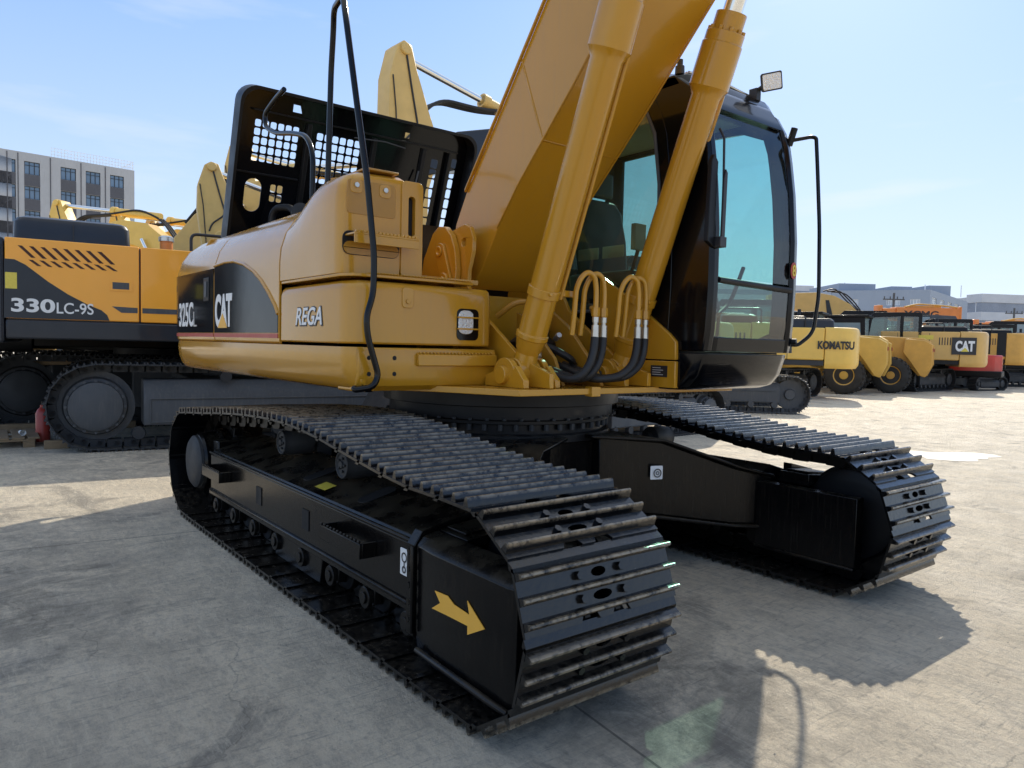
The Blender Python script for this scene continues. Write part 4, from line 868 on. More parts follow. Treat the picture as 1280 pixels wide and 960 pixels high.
def arm(root, paint, T=Matrix.Identity(4), dark=None, bucket=True, tall=1.0, bk=1.0, bp=None):
    top = [(.1, 1.9), (.5, 2.6), (1.4, 3.7), (2.3, 4.35), (3.1, 4.45), (4.2, 4.2), (5.15, 3.75)]; bot = [(.35, 1.75), (.9, 2.3), (1.8, 3.2), (2.5, 3.7), (3.1, 3.85), (4.2, 3.7), (5.15, 3.45)]
    top = [(x, z * bk) for x, z in top]; bot = [(x, z * bk) for x, z in bot]
    b = MB(); b.loft([[(x0, -.24, z0 * tall), (x1, -.24, z1 * tall), (x1, .24, z1 * tall), (x0, .24, z0 * tall)] for (x0, z0), (x1, z1) in zip(top, bot)], T=T); b.build('boom', bp or paint, root, bevel=.02)
    st = [(5.08, 5.02), (5.22, 5.06), (5.34, 4.98), (5.46, 4.6), (5.47, 4.15), (5.40, 3.6), (5.0, 1.1), (4.78, 1.1), (4.72, 3.3), (4.5, 3.85), (4.75, 4.3), (4.98, 4.75)]
    b = MB(); b.prism([(x, z * tall) for x, z in st], 'y', -.19, .19, T); b.cyl((5.2, -.24, 4.95 * tall), (5.2, .24, 4.95 * tall), .09, n=18, T=T); b.cyl((5.05, -.28, 3.6 * tall), (5.05, .28, 3.6 * tall), .11, n=18, T=T); s_ = b.build('stick', paint, root, bevel=.02)
    b = MB(); b.tube([T @ Vector(p) for p in ((5.2, -.2, 4.9 * tall), (5.05, -.2, 4.5 * tall), (5.0, -.2, 4.1 * tall), (5.15, -.2, 3.95 * tall))], .016, n=6, fil=.1); b.tube([T @ Vector(p) for p in ((5.2, .2, 4.95 * tall), (5.08, .2, 4.5 * tall), (4.95, .2, 4.05 * tall), (5.2, .2, 3.85 * tall), (5.25, .2, 3.7 * tall))], .016, n=6, fil=.1); b.tube([T @ Vector(p) for p in ((5.42, .2, 4.6 * tall), (5.36, .2, 4.2 * tall), (5.3, .2, 3.4 * tall))], .01, n=6); b.build('grease_line', INK, s_)
    P0, P1 = Vector((2.0, 0, 4.55 * tall * bk)), Vector((5.2, 0, 4.92 * tall)); pm_ = P0.lerp(P1, .48)
    b = MB(); b.cyl(P0, pm_, .10, n=18, T=T); b.cyl(pm_ - (P1 - P0).normalized() * .14, pm_, .125, n=18, T=T); c_ = b.build('stick_cylinder', paint, root, bevel=.006)
    b = MB(); b.cyl(pm_, P1, .055, n=16, T=T); b.build('piston_rod', CHR, c_)
    for yy in (-.34, .34):
        b = MB(); q0, q1 = Vector((.9, yy, 1.3)), Vector((2.35, yy, 3.9 * tall * bk)); qm = q0.lerp(q1, .6); b.cyl(q0, qm, .09, n=16, T=T); c_ = b.build('boom_cylinder', paint, root); b = MB(); b.cyl(qm, q1, .05, n=12, T=T); b.build('piston_rod', CHR, c_)
    b = MB()
    for yy in (-.1, .0, .1): b.tube([T @ Vector(p) for p in ((1.2, yy, 3.55 * tall * bk), (1.9, yy, 4.45 * tall * bk), (2.6, yy, 4.75 * tall * bk), (3.6, yy, 4.62 * tall * bk), (4.5, yy, 4.6 * tall * bk), (5.0, yy, 4.1 * tall))], .028, n=8, fil=.3)
    b.build('hydraulic_hose', RUB, root)
    if bucket:
        b = MB(); prof_ = [(4.9, 1.1), (5.3, .95), (5.5, .6), (5.4, .25), (5.0, .08), (4.6, .12), (4.35, .3), (4.6, .28), (5.0, .25), (5.25, .4), (5.3, .62), (5.1, .85), (4.8, .92)]
        b.prism(prof_, 'y', -.55, .55, T); sd = [(4.9, 1.1), (5.3, .95), (5.5, .6), (5.4, .25), (5.0, .08), (4.6, .12), (4.35, .3), (4.75, .92)]
        b.prism(sd, 'y', -.57, -.54, T); b.prism(sd, 'y', .54, .57, T)
        for k in range(5): b.prism([(4.2, .22), (4.4, .34), (4.42, .22)], 'y', -.5 + k * .23, -.42 + k * .23, T)
        b.build('bucket', DRT, root, bevel=.01)
def house(root, T, paint, dark, L=3.0, zb=1.12, zt=2.3, hw=1.38, cabm=None, glass=None, front=1.15, split=True, hood=.22, cab=True, cw=None, cabz=3.0, vents=True):
    b = MB(); b.loft([[(x, y, z) for x, y in [(-L * .62, -hw), (front, -hw), (front, -.42), (-.2, -.42), (-.2, .42), (front - .3, .42), (front - .3, hw), (-L * .62, hw)]] for z in (zb + .16, zt - .05, zt)], T=T); h_ = b.build('upper_body', paint, root, bevel=.04)
    b = MB(); b.box(-L * .62, front, -hw + .04, hw - .04, zb, zb + .155, T); b.build('lower_deck', dark, root, bevel=.01)
    b = MB(); rg = []
    for z, k in ((zb - .08, .14), (zb + .02, .02), (zb + .1, 0), (zt - .12, 0), (zt - .02, .05), (zt + .02, .16)):
        pts = [(-L * .62 - .012, -hw + k * .4)] + [(-L * .62 - .02 - (L * .38) * math.sin(R(t)) ** .5 * (1 - k / 2), (-hw + k * .6) * math.cos(R(t))) for t in (12, 22, 38, 60, 90, 120, 142, 158, 168)] + [(-L * .62 - .012, hw - k * .4)]
        rg.append([(x, y, z) for x, y in pts])
    b.loft(rg, T=T); cwm = b.build('counterweight', cw or paint, root, bevel=.02, angle=50)
    b = MB(); b.loft([[(x, y, z) for x, y in rrect(-L * .72 + k, -.45 - k, -hw + .16 + k, hw - .16 - k, .12)] for z, k in ((zt + .001, 0), (zt + hood * .75, .02), (zt + hood, .09))], T=T); b.build('engine_hood', dark, root, bevel=.01)
    b = MB(); b.cyl((-L * .45, -.5, zt + hood * .9), (-L * .45, -.5, zt + hood + .35), .055, n=12, T=T); b.build('exhaust_pipe', DRT, root)
    if split:
        b = MB()
        for x in (-L * .28, .25): b.box(x, x + .015, -hw - .003, -hw + .01, zb + .16, zt - .05, T); b.box(x, x + .015, hw - .01, hw + .003, zb + .16, zt - .05, T)
        for k in range(6 if vents else 0): b.box(-L * .55 + k * .09, -L * .55 + k * .09 + .035, -hw - .004, -hw + .01, zt - .5, zt - .22, T); b.box(-L * .55 + k * .09, -L * .55 + k * .09 + .035, hw - .01, hw + .004, zt - .5, zt - .22, T)
        b.build('door_seam', INK, h_)
    if cab:
        cm = cabm or dark; x0, x1 = -.55, front + .22; pr_ = [(x0, zb + .12), (x1 - .12, zb + .12), (x1, zb + .45), (x1 + .02, zb + .9), (x1 - .12, cabz - .18), (x1 - .28, cabz), (x0 + .06, cabz), (x0, cabz - .08)]
        wn = [(x0 + .12, zb + .75), (x0 + .62, zb + .75), (x0 + .62, cabz - .16), (x0 + .12, cabz - .16)]; wn2 = [(x0 + .74, zb + .55), (x1 - .12, zb + .55), (x1 - .09, zb + .9), (x1 - .22, cabz - .2), (x0 + .74, cabz - .16)]
        b = MB(); b.slab(pr_, [wn, wn2], 'y', hw - .03, hw, T); b.slab(pr_, [wn, wn2], 'y', .44, .47, T)
        b.box(x0 + .01, x1 - .15, .47, hw - .03, zb + .13, zb + .2, T); b.box(x0 + .04, x1 - .26, .47, hw - .03, cabz - .05, cabz - .005, T)
        b.box(x0 + .01, x0 + .04, .47, hw - .03, zb + .2, cabz - .75, T); b.box(x0 + .01, x0 + .05, .47, .56, cabz - .75, cabz - .06, T); b.box(x0 + .01, x0 + .05, hw - .13, hw - .03, cabz - .75, cabz - .06, T)
        for k in (.47, hw - .11): b.prism([(x1 - .06, zb + .3), (x1 - .005, zb + .45), (x1 + .012, zb + .9), (x1 - .13, cabz - .18), (x1 - .28, cabz - .01), (x1 - .34, cabz - .01), (x1 - .2, cabz - .2), (x1 - .06, zb + .9)], 'y', k, k + .08, T)
        cb_ = b.build('cab', cm, root, bevel=.01)
        b = MB()
        for y_ in (.455, hw - .015):
            for ww in (wn, wn2): b.add([(x, y_, z) for x, z in ww], [tuple(range(len(ww)))], T)
        b.add([(x0 + .03, .5, cabz - .75), (x0 + .03, hw - .08, cabz - .75), (x0 + .03, hw - .08, cabz - .08), (x0 + .03, .5, cabz - .08)], [(0, 1, 2, 3)], T)
        b.add([(x1, .52, zb + .5), (x1, hw - .1, zb + .5), (x1 - .13, hw - .1, cabz - .2), (x1 - .13, .52, cabz - .2)], [(0, 1, 2, 3)], T)
        b.build('window', glass or GLD, cb_)
        b = MB(); b.box(.0, .45, .7, 1.15, zb + .2, zb + .65, T); b.box(-.1, .02, .7, 1.15, zb + .6, zb + 1.3, T); b.build('seat', INT, cb_, bevel=.03)
    for s_ in (-1, 1):
        b = MB(); b.tube([T @ Vector(p) for p in ((-.3, s_ * (hw - .1), zt - .02), (-.3, s_ * (hw - .1), zt + .32), (-1.3, s_ * (hw - .1), zt + .32), (-1.3, s_ * (hw - .1), zt - .02))], .02, n=6, fil=.08); b.build('handrail', INK, root)
    if cab:
        b = MB(); b.tube([T @ Vector(p) for p in ((front + .1, hw, cabz - .5), (front + .3, hw + .18, cabz - .45), (front + .3, hw + .18, cabz - .8))], .014, n=6); b.box(front + .28, front + .32, hw + .08, hw + .28, cabz - .75, cabz - .42, T); b.build('mirror', INK, root)
    b = MB(); b.cyl((0, 0, .8), (0, 0, zb - .02), .62, n=28, T=T); b.build('swing_bearing', DRT, root)
    return h_, cwm
def excavator(name, label, pos, head, swing=0, paint=KOM, dark=BLKM, tm=DRT, fm=DRF, L=4.3, H=.92, W=.6, gauge=2.2, scale=1, arm_on=True, Lh=None, group='excavators parked in the yard', detail=True, **k):
    root = empty(name, label, 'excavator', pos, head, group); root.scale = (scale,) * 3
    TS = Matrix.Rotation(swing, 4, 'Z'); I = Matrix.Identity(4)
    for s_ in (-1, 1): yard_track(root, s_ * gauge / 2, L, H, W, tm, fm, TS, s_, detail)
    b = MB(); b.box(-.9, .9, -gauge / 2 + .2, gauge / 2 - .2, .4, .82, TS); b.build('car_body', fm, root, bevel=.03)
    tall = k.pop('tall', 1.0); bk = k.pop('bk', 1.0); bp = k.pop('bp', None); ap = k.pop('armpaint', paint); k['L'] = Lh or 2.95; h_, c_ = house(root, I, paint, dark, **k)
    if arm_on: arm(root, ap, tall=tall, bk=bk, bp=bp)
    return root, h_, c_
# ---- the orange and charcoal excavator at the left
adir = Vector((.14, .99, 0)).normalized(); nrm_ = Vector((.99, -.14, 0)).normalized()
Hb = atpx(118, 8.49); hub = Vector((Hb.x, Hb.y, 0)); base = hub + adir * 2.05 - nrm_ * 1.62; base.z = 0
RA = math.atan2(adir.y, adir.x)
ra = empty('crawler_excavator', 'orange-yellow and charcoal excavator with slanted louvres, side-on at the left edge', 'excavator', base, RA, 'excavators parked in the yard')
bpy.context.view_layer.update(); MA = Matrix.Translation(base) @ Matrix.Rotation(RA, 4, 'Z'); MAi = MA.inverted()
I4 = Matrix.Identity(4)
for s_ in (-1, 1): yard_track(ra, s_ * 1.31, 5.15, 1.06, .62, DRT, DRF, I4, s_)
b = MB(); b.box(-1.0, 1.0, -1.1, 1.1, .42, .85); b.build('car_body', DRF, ra, bevel=.03); b = MB(); b.cyl((0, 0, .85), (0, 0, 1.3), .7, n=36); b.build('swing_bearing', DRT, ra)
SY = -1.50                                                                # plane of its side panels
def onA(px, py, y=SY):
    P = MAi @ hit(px, py, MA @ Vector((0, y, 0)), nrm_); return (P.x, P.z)
xs1, zt_ = onA(175, 309); zb_ = onA(100, 401)[1]; xl, _z = onA(4, 300); ztop = onA(100, 303)[1]; zlow = onA(100, 425)[1]
b = MB(); b.box(xl + .01, xs1 - .01, SY, SY + .05, zb_ + .005, ztop); b.box(xs1 + .008, xs1 + 1.1, SY, SY + .05, zb_ + .005, ztop); sp_ = b.build('side_panel', HYU, ra, bevel=.012)
b = MB(); b.box(xs1 + 1.12, 1.5, SY, SY + .05, zb_ + .01, ztop); b.build('side_panel', HYU, ra, bevel=.012)
b = MB(); b.box(xl + .01, 1.5, SY + .06, 1.45, zb_ - .05, ztop - .01); b.build('upper_body', HYD, ra, bevel=.02)
b = MB(); b.box(xl + .01, 1.5, SY - .005, 1.4, zlow, zb_ - .008); b.build('lower_deck', HYD, ra, bevel=.02)
b = MB(); b.loft([[(x, y, z) for x, y in [(xl, SY - .01), (xl - .45, SY + .08), (xl - .75, SY + .5), (xl - .85, 0), (xl - .75, 1.0), (xl - .45, 1.42), (xl, 1.5)]] for z in (zlow - .05, zlow + .05, ztop - .1, ztop)]); b.build('counterweight', HYD, ra, bevel=.03)
hx0, hz0 = onA(15, 268, SY + .18); hx1 = onA(163, 280, SY + .18)[0]
b = MB(); b.loft([[(x, y, z) for x, y in rrect(hx0 + k, hx1 - k, SY + .16 + k, .9 - k, .10)] for z, k in ((ztop - .005, 0), (hz0 - .06, .01), (hz0 - .015, .035), (hz0 + .01, .09))]); hd = b.build('engine_hood', HYD, ra, bevel=.006)
b = MB(); b.box((hx0 + hx1) / 2 - .006, (hx0 + hx1) / 2 + .006, SY + .155, SY + .162, ztop, hz0 - .06); b.build('hood_seam', INK, hd)
sw_ = [onA(*p) for p in ((5, 323), (18, 324), (32, 331), (60, 352), (85, 368), (110, 381), (127, 388), (134, 394), (137, 401), (5, 397))]
b = MB(); b.loft([[(x, y, z) for x, z in sw_] for y in (SY - .004, SY + .001)]); b.build('charcoal_side_stripe', HYD, sp_)
gs = [onA(*p) for p in ((140, 383), (172, 385), (172, 391.5), (152, 391))]; b = MB(); b.loft([[(x, y, z) for x, z in gs] for y in (SY - .003, SY + .001)])
gs = [onA(*p) for p in ((178, 385.3), (240, 388), (240, 394), (178, 391.7))]; b.loft([[(x, y, z) for x, z in gs] for y in (SY - .003, SY + .001)]); b.build('grey_stripe', DRF, sp_)
b = MB()
for k in range(9):
    if k < 8: q_ = [onA(*p) for p in ((22 + k * 14.2, 306.5 + k * 1.15), (27.5 + k * 14.2, 307 + k * 1.15), (44.5 + k * 14.2, 322.5 + k * 1.2), (39 + k * 14.2, 322 + k * 1.2))]; b.loft([[(x, y, z) for x, z in q_] for y in (SY - .003, SY + .001)])
    if k: q_ = [onA(*p) for p in ((35.5 + (k - 1) * 13.6, 323.5 + k * 1.0), (41 + (k - 1) * 13.6, 324 + k * 1.0), (52 + (k - 1) * 13.6, 332 + k * .9), (46.5 + (k - 1) * 13.6, 331.5 + k * .9))]; b.loft([[(x, y, z) for x, z in q_] for y in (SY - .003, SY + .001)])
b.build('louvre', mat('louvre_shade_brown', (.06, .018, .008), .6), sp_)  # flat pieces on the panel, louvre shade put into the dark brown
b = MB(); x_, z_ = onA(152, 357.5); b.box(x_ - .12, x_ + .12, SY - .006, SY, z_ - .065, z_ + .065); lt = b.build('door_latch', HYU, sp_, bevel=.004); b = MB(); b.box(x_ - .095, x_ + .08, SY - .009, SY - .0065, z_ - .04, z_ + .04); b.build('latch_handle', DRF, lt)
b = MB(); x_, z_ = onA(14.5, 350.5); b.box(x_ - .06, x_ + .05, SY - .007, SY - .003, z_ - .09, z_ + .09); b.build('warning_sticker', YST, sp_)
b = MB(); b.tube([(xs1 + .6, -1.2, ztop), (xs1 + .6, -1.2, ztop + .25), (xs1 + 1.5, -1.2, ztop + .25), (xs1 + 1.5, -1.2, ztop)], .02, fil=.08); b.build('handrail', INK, ra)
b = MB(); x_, z_ = onA(208, 306, SY + .25); b.cyl((x_, SY + .25, ztop), (x_, SY + .25, ztop + .12), .075, n=16); b.build('filler_neck', ORG, ra); b = MB(); b.lathe((x_, SY + .25, ztop + .121), (0, 0, 1), [(0, .09), (.05, .09), (.07, .05)], n=16); b.build('filler_cap', STL, ra)
def textA(txt, px0, py0, px1, py1, m, bold, nm, shear=0):
    (x0, z0), (x1, z1) = onA(px0, py1), onA(px1, py1); zt2 = onA(px0, py0)[1]; lettering(nm, txt, m, sp_, (x0, SY - .005, z0), NX, ((0, 0, 1)), x1 - x0, zt2 - z0, bold=bold, shear=shear)
textA('330', 14, 372, 69, 389.5, WHT, .03, 'model_number'); textA('LC-9S', 71, 378, 117, 392, WHT, .012, 'model_suffix')
# ---- other excavators at the left
def pose(tip_px, tip_py, D, dirv):           # place a machine so that its stick tip stands on a given sight line
    h = Vector((0, 0, 0)); v = HR * dirv[0] + HF * dirv[1]; v.normalize(); return v
def by_tip(px, D, r, d, sc, reach=5.2):
    v = (HR * r + HF * d).normalized(); t = atpx(px, D); p = Vector((t.x, t.y, 0)) - v * reach * sc; return p, math.atan2(v.y, v.x)
p, a = by_tip(492, 9.3, -.75, -.66, .80); excavator('crawler_excavator', 'pale yellow excavator behind the boom, its stick tip pointing up above the raised lid', p, a, 0, PAL, HYD, cabm=HYD, scale=.80, tall=1.26, bk=.98, bp=HYD, cabz=3.4)
p, a = by_tip(263, 12.6, -.9, -.44, .86); excavator('crawler_excavator', 'pale yellow excavator whose stick shows left of the raised engine lid', p, a, 0, PAL, BLKM, bk=.88, scale=.86)
p = atpx(152, 14.0); excavator('crawler_excavator', 'yellow excavator whose boom climbs to the right behind the rear of the big machine', p, ang(.98, .1), 0, PAL, BLKM, L=4.3, scale=1.0)
p, a = by_tip(300, 16.5, -.95, .3, 1.13); excavator('crawler_excavator', 'pale yellow excavator whose stick peeks out beside the lid edge', p, a, 0, PAL, BLKM, bk=.88, scale=1.13)
p, a = by_tip(78, 23, -.97, .2, 1.10); excavator('crawler_excavator', 'yellow excavator in front of the grey office block, farthest left stick tip', p, a, 0, KOM, BLKM, scale=1.10)
p, a = by_tip(150, 24, -.97, .2, 1.08); excavator('crawler_excavator', 'yellow excavator whose low stick tip shows above the charcoal hood corner', p, a, 0, KOM, BLKM, scale=1.08)
p, a = by_tip(192, 26, -.97, .2, 1.10); excavator('crawler_excavator', 'tan excavator whose flat-topped stick tip shows above the orange panel', p, a, 0, TAN, BLKM, scale=1.10)
excavator('crawler_excavator', 'dark crawler excavator parked beyond the orange one, only its tracks in view', yard(-6.2, 12.6), RA + .12, 0, BLKM, BLKM, DRT, DRT, L=5.0, H=1.1, arm_on=False, cab=False, zb=1.2)
# ---- row of machines at the right
def yh(r, d): return ang(r, d)
ROW = yh(-.85, .52)
def tail_at(px, D, head, Ltail, sc=1): v = Vector((math.cos(head), math.sin(head), 0)); t = atpx(px, D); return Vector((t.x, t.y, 0)) + v * Ltail * sc
def on_side_text(root, txt, m, x_tail, z0, wid, hgt, hw, bold=.03, back=None, sc=1):
    if back:
        bb = MB(); bb.box(x_tail - .06, x_tail + wid + .12, hw + .0, hw + .012, z0 - .12, z0 + hgt + .12); bk = bb.build('logo_panel', back, root)
    o = lettering('brand_lettering', txt, m, root, (x_tail + wid, hw + .014, z0), (-1, 0, 0), (0, 0, 1), wid, hgt, bold=bold); return o
Z0 = .0
h1 = yh(-.97, .25)
rk, hk, ck = excavator('crawler_excavator', 'lemon yellow excavator with dark lettering on its tail, right beside the black cab', tail_at(1060, 22.2, h1, 2.75), h1, R(58), KOM, HYD, DRT, DRT, L=3.6, H=.9, arm_on=False, zb=1.0, zt=2.1, hood=.28, cabz=2.9, vents=False)
on_side_text(hk, 'KOMATSU', INK, -2.62, 1.48, .98, .24, 1.4, .045)
hh = yh(-.98, .18)
rg_, hg_, cg_ = excavator('crawler_excavator', 'lemon yellow excavator on dusty grey tracks standing just beyond the black cab', atpx(868, 17.6), hh, R(184), KOM, BLKM, DRF, DRF, L=4.7, H=.86, arm_on=False, zb=1.0, zt=2.0, hood=.2, cab=False, Lh=1.75)
for o_ in list(children(rg_)):
    if o_.name.split('.')[0] == 'exhaust_pipe': bpy.data.objects.remove(o_)
def tyre(root, x, y, r, w, out, mr):
    b = MB(); b.lathe((x, y - w / 2 * out, r), (0, out, 0), [(0, r * .5), (.0, r * .82), (w * .1, r * .95), (w * .25, r), (w * .75, r), (w * .9, r * .95), (w, r * .82), (w, r * .55), (w * .85, r * .5)], n=40)
    for k in range(22):
        a = 2 * math.pi * k / 22
        for s_ in (0, 1):
            TT = Matrix.Translation((x, y, r)) @ Matrix.Rotation(a + s_ * .14, 4, 'Y'); b.box(-.035, .035, (-w * .52 if s_ else .02), (-.02 if s_ else w * .52), r * .95, r * 1.035, TT)
    t = b.build('tyre', TYR, root, bevel=.008, seg=1)
    b = MB(); b.lathe((x, y - w * .1 * out, r), (0, out, 0), [(0, r * .2), (w * .5, r * .5), (w * .55, r * .60), (w * .5, r * .56), (w * .36, r * .48), (w * .38, r * .24), (w * .5, r * .2), (w * .52, .02)], n=32)
    for k in range(10): a = k * math.pi / 5; b.cyl((x + r * .3 * math.cos(a), y + out * w * .2, r + r * .3 * math.sin(a)), (x + r * .3 * math.cos(a), y + out * w * .3, r + r * .3 * math.sin(a)), r * .035, n=6)
    b.build('rim', mr, t)
def loader(label, px, D, head, paint, r=.64, rimm=None, tall=1.0):
    rt_ = empty('wheel_loader', label, 'wheel loader', None or (0, 0, 0), head, 'wheel loaders parked in the yard')
    v = Vector((math.cos(head), math.sin(head), 0)); n_ = Vector((-v.y, v.x, 0)); P = atpx(px, D); P = Vector((P.x, P.y, 0)) - n_ * .95 + v * 1.35; rt_.location = P
    for x in (-1.35, 1.35):
        for s_ in (-1, 1): tyre(rt_, x, s_ * .95, r, .46, s_, rimm or paint)
    b = MB(); tl = [(-2.45, .85), (-2.55, 1.15), (-2.52, 1.85), (-2.3, 1.98), (-.4, 2.05), (-.4, 1.0), (-1.9, .95), (-2.2, .62)]
    b.prism(tl, 'y', -.62, .62); bd = b.build('engine_cover', paint, rt_, bevel=.04)
    b = MB(); fn = [(-2.62, 1.05), (-2.6, 1.75), (-2.35, 1.9), (-1.75, 1.95), (-1.7, 1.45), (-1.95, 1.1), (-2.25, .65), (-2.42, .6)]
    for s_ in (-1, 1): b.prism(fn, 'y', s_ * .63, s_ * .98)
    b.build('rear_fender', paint, rt_, bevel=.03)
    b = MB()
    for s_ in (-1, 1): b.box(-2.635, -2.615, s_ * .72, s_ * .9, 1.5, 1.62)
    b.build('tail_lamp', REDV, rt_)
    b = MB(); b.box(-.5, 2.0, -.4, .4, .55, 1.0); b.prism([(.5, 1.0), (1.9, 1.1), (1.9, 1.5), (1.2, 1.7), (.5, 1.6)], 'y', -.35, .35); b.build('chassis', paint, rt_, bevel=.03)
    b = MB(); cz = 2.72 * tall; wn = [(-.3, 1.9), (.85, 1.9), (.8, cz - .2), (-.25, cz - .2)]
    b.slab([(-.45, 1.3), (1.0, 1.3), (.95, cz), (-.4, cz)], [wn], 'y', -.66, -.62); b.slab([(-.45, 1.3), (1.0, 1.3), (.95, cz), (-.4, cz)], [wn], 'y', .62, .66); b.box(-.55, 1.1, -.72, .72, cz, cz + .08); b.box(-.44, -.40, -.62, .62, 1.3, 1.9); b.box(.93, .97, -.62, .62, 1.3, 1.8)
    cb_ = b.build('cab', BLKM, rt_, bevel=.01); b = MB()
    for y_ in (-.64, .64): b.add([(x, y_, z) for x, z in wn], [(0, 1, 2, 3)])
    b.add([(-.42, -.6, 1.9), (-.42, .6, 1.9), (-.40, .6, cz), (-.40, -.6, cz)], [(0, 1, 2, 3)]); b.build('window', LTG, cb_)
    b = MB(); b.prism([(2.0, .9), (2.9, .5), (3.0, .3), (2.9, .2), (1.9, .75)], 'y', -.4, -.3); b.prism([(2.0, .9), (2.9, .5), (3.0, .3), (2.9, .2), (1.9, .75)], 'y', .3, .4); b.build('lift_arm', paint, rt_, bevel=.01)
    b = MB(); b.prism([(2.9, .15), (3.9, .08), (3.95, .12), (3.1, .3), (2.98, .6), (3.15, 1.0), (3.1, 1.05), (2.85, .7)], 'y', -1.15, 1.15); b.build('bucket', paint, rt_, bevel=.01)
    return rt_, bd
l1, lb1 = loader('yellow wheel loader with yellow rims beside the lemon excavator', 1055, 24.6, ROW, KOM if False else mat('loader_yellow_paint', (.68, .42, .08), .5, noise=(3, .3), dust=(DUSTC, .3, 6)))
l2, lb2 = loader('ochre wheel loader with brownish rear body, second from the left', 1113, 26.0, ROW, LOD)
# dark cabbed excavator behind them with a long tan boom
r_, h_, c_ = excavator('crawler_excavator', 'dark-cabbed excavator with a long tan boom curving behind the loaders', atpx(1083, 31), yh(-.93, .35), 0, BLKM, BLKM, DRT, DRT, L=3.9, arm_on=False, cabm=BLKM, glass=LTG, zt=2.25, cabz=3.2, scale=.98)
lettering('brand_lettering', 'CAT', WHT, h_, (-.75, 1.395, 1.98), (-1, 0, 0), (0, 0, 1), .75, .24, bold=.05)
hb = yh(-1, .1); v = Vector((math.cos(hb), math.sin(hb), 0)); P = atpx(1085, 33)
rb_ = empty('crawler_excavator', 'tan excavator behind the loaders, its broad curved boom reaching left over them', 'excavator', (P.x, P.y, 0), hb, 'excavators parked in the yard')
for s_ in (-1, 1): yard_track(rb_, s_ * 1.1, 4.2, .9, .6, DRT, DRT, I4, s_, False)
house(rb_, I4, TAN, BLKM, cab=False, zt=2.2)
b = MB(); tp = [(-.1, 2.6), (.5, 3.3), (1.0, 3.85), (1.7, 4.25), (2.5, 4.4), (3.6, 4.35), (4.6, 4.25)]; bt = [(.35, 2.5), (1.0, 2.9), (1.6, 3.15), (2.1, 3.3), (2.6, 3.35), (3.6, 3.6), (4.6, 3.95)]
b.loft([[(x0, -.26, z0 * .93), (x1, -.26, z1 * .93), (x1, .26, z1 * .93), (x0, .26, z0 * .93)] for (x0, z0), (x1, z1) in zip(tp, bt)]); bb_ = b.build('boom', TAN, rb_, bevel=.03)
b = MB()
for k in range(3): b.tube([(0, .1 * k, 2.7), (.8 + k * .2, .1 * k, 3.75), (1.2 + k * .25, .1 * k, 4.1 + k * .1), (1.8 + k * .2, .1 * k, 4.15)], .03, n=8, fil=.2)
b.build('hydraulic_hose', RUB, bb_)
b = MB(); b.prism([(1.75, 3.0), (2.0, 3.0), (2.1, 3.75), (1.95, 3.75)], 'y', .262, .28); b.build('access_plate', DRT, bb_)
# tan excavator with the square logo
h2 = yh(-.93, .36)
rc, hc_, cc = excavator('crawler_excavator', 'tan excavator with a white-on-black square logo at its tail, mid row', tail_at(1226, 28.2, h2, 2.85), h2, R(60), TAN, BLKM, DRT, DRT, L=3.9, H=.88, arm_on=False, zb=1.05, zt=2.28, hood=.22, cabz=3.0, split=True)
on_side_text(hc_, 'CAT', WHT, -2.30, 1.55, .62, .40, 1.40, .05, INK)
flatpoly('logo_triangle', [(0, 0), (.26, 0), (.13, .15)], YST, hc_, (-1.86, 1.42, 1.545), (-1, 0, 0), (0, 0, 1))
b = MB(); b.box(-.95, -.45, 1.382, 1.388, 1.98, 2.14); b.build('warning_sticker', YST, hc_)
# white and brown cab machine behind
excavator('crawler_excavator', 'excavator with a pale cab roof rising behind the square-logo machine', atpx(1182, 33.5), yh(.9, .4), 0, LOD, BLKM, DRT, DRT, L=3.9, arm_on=False, cabm=DRF, glass=LTG, zt=2.2, cabz=3.25)
# small red excavator
h3 = yh(-.8, .6)
rr_ = empty('mini_excavator', 'small red excavator with a dark grey cab between the tan and orange ones', 'excavator', tuple(atpx(1212, 30.4)), h3)
for s_ in (-1, 1): yard_track(rr_, s_ * .72, 2.3, .56, .36, DRT, DRT, Matrix.Rotation(R(65), 4, 'Z'), s_, False)
b = MB(); b.loft([[(x, y, z) for x, y in [(-.3, -.85), (.7, -.85), (.7, .85), (-.3, .85), (-.85, .7), (-1.1, .3), (-1.1, -.3), (-.85, -.7)]] for z in (.62, .72, 1.35, 1.45)]); b.build('upper_body', RED, rr_, bevel=.06)
b = MB(); b.box(-1.14, .6, -.88, .88, .55, .8); b.build('lower_deck', BLKM, rr_, bevel=.04)
b = MB(); wn = [(-.2, 1.5), (.62, 1.5), (.58, 2.25), (-.18, 2.25)]; b.slab([(-.35, 1.0), (.8, 1.0), (.7, 2.4), (-.3, 2.4)], [wn], 'y', .7, .74); b.slab([(-.35, 1.0), (.8, 1.0), (.7, 2.4), (-.3, 2.4)], [wn], 'y', -.34, -.30); b.box(-.32, .72, -.34, .74, 2.4, 2.46); b.box(-.34, -.3, -.3, .7, 1.0, 2.4)
cb_ = b.build('cab', DRF, rr_, bevel=.02); b = MB(); b.add([(x, .72, z) for x, z in wn], [(0, 1, 2, 3)]); b.build('window', LTG, cb_)
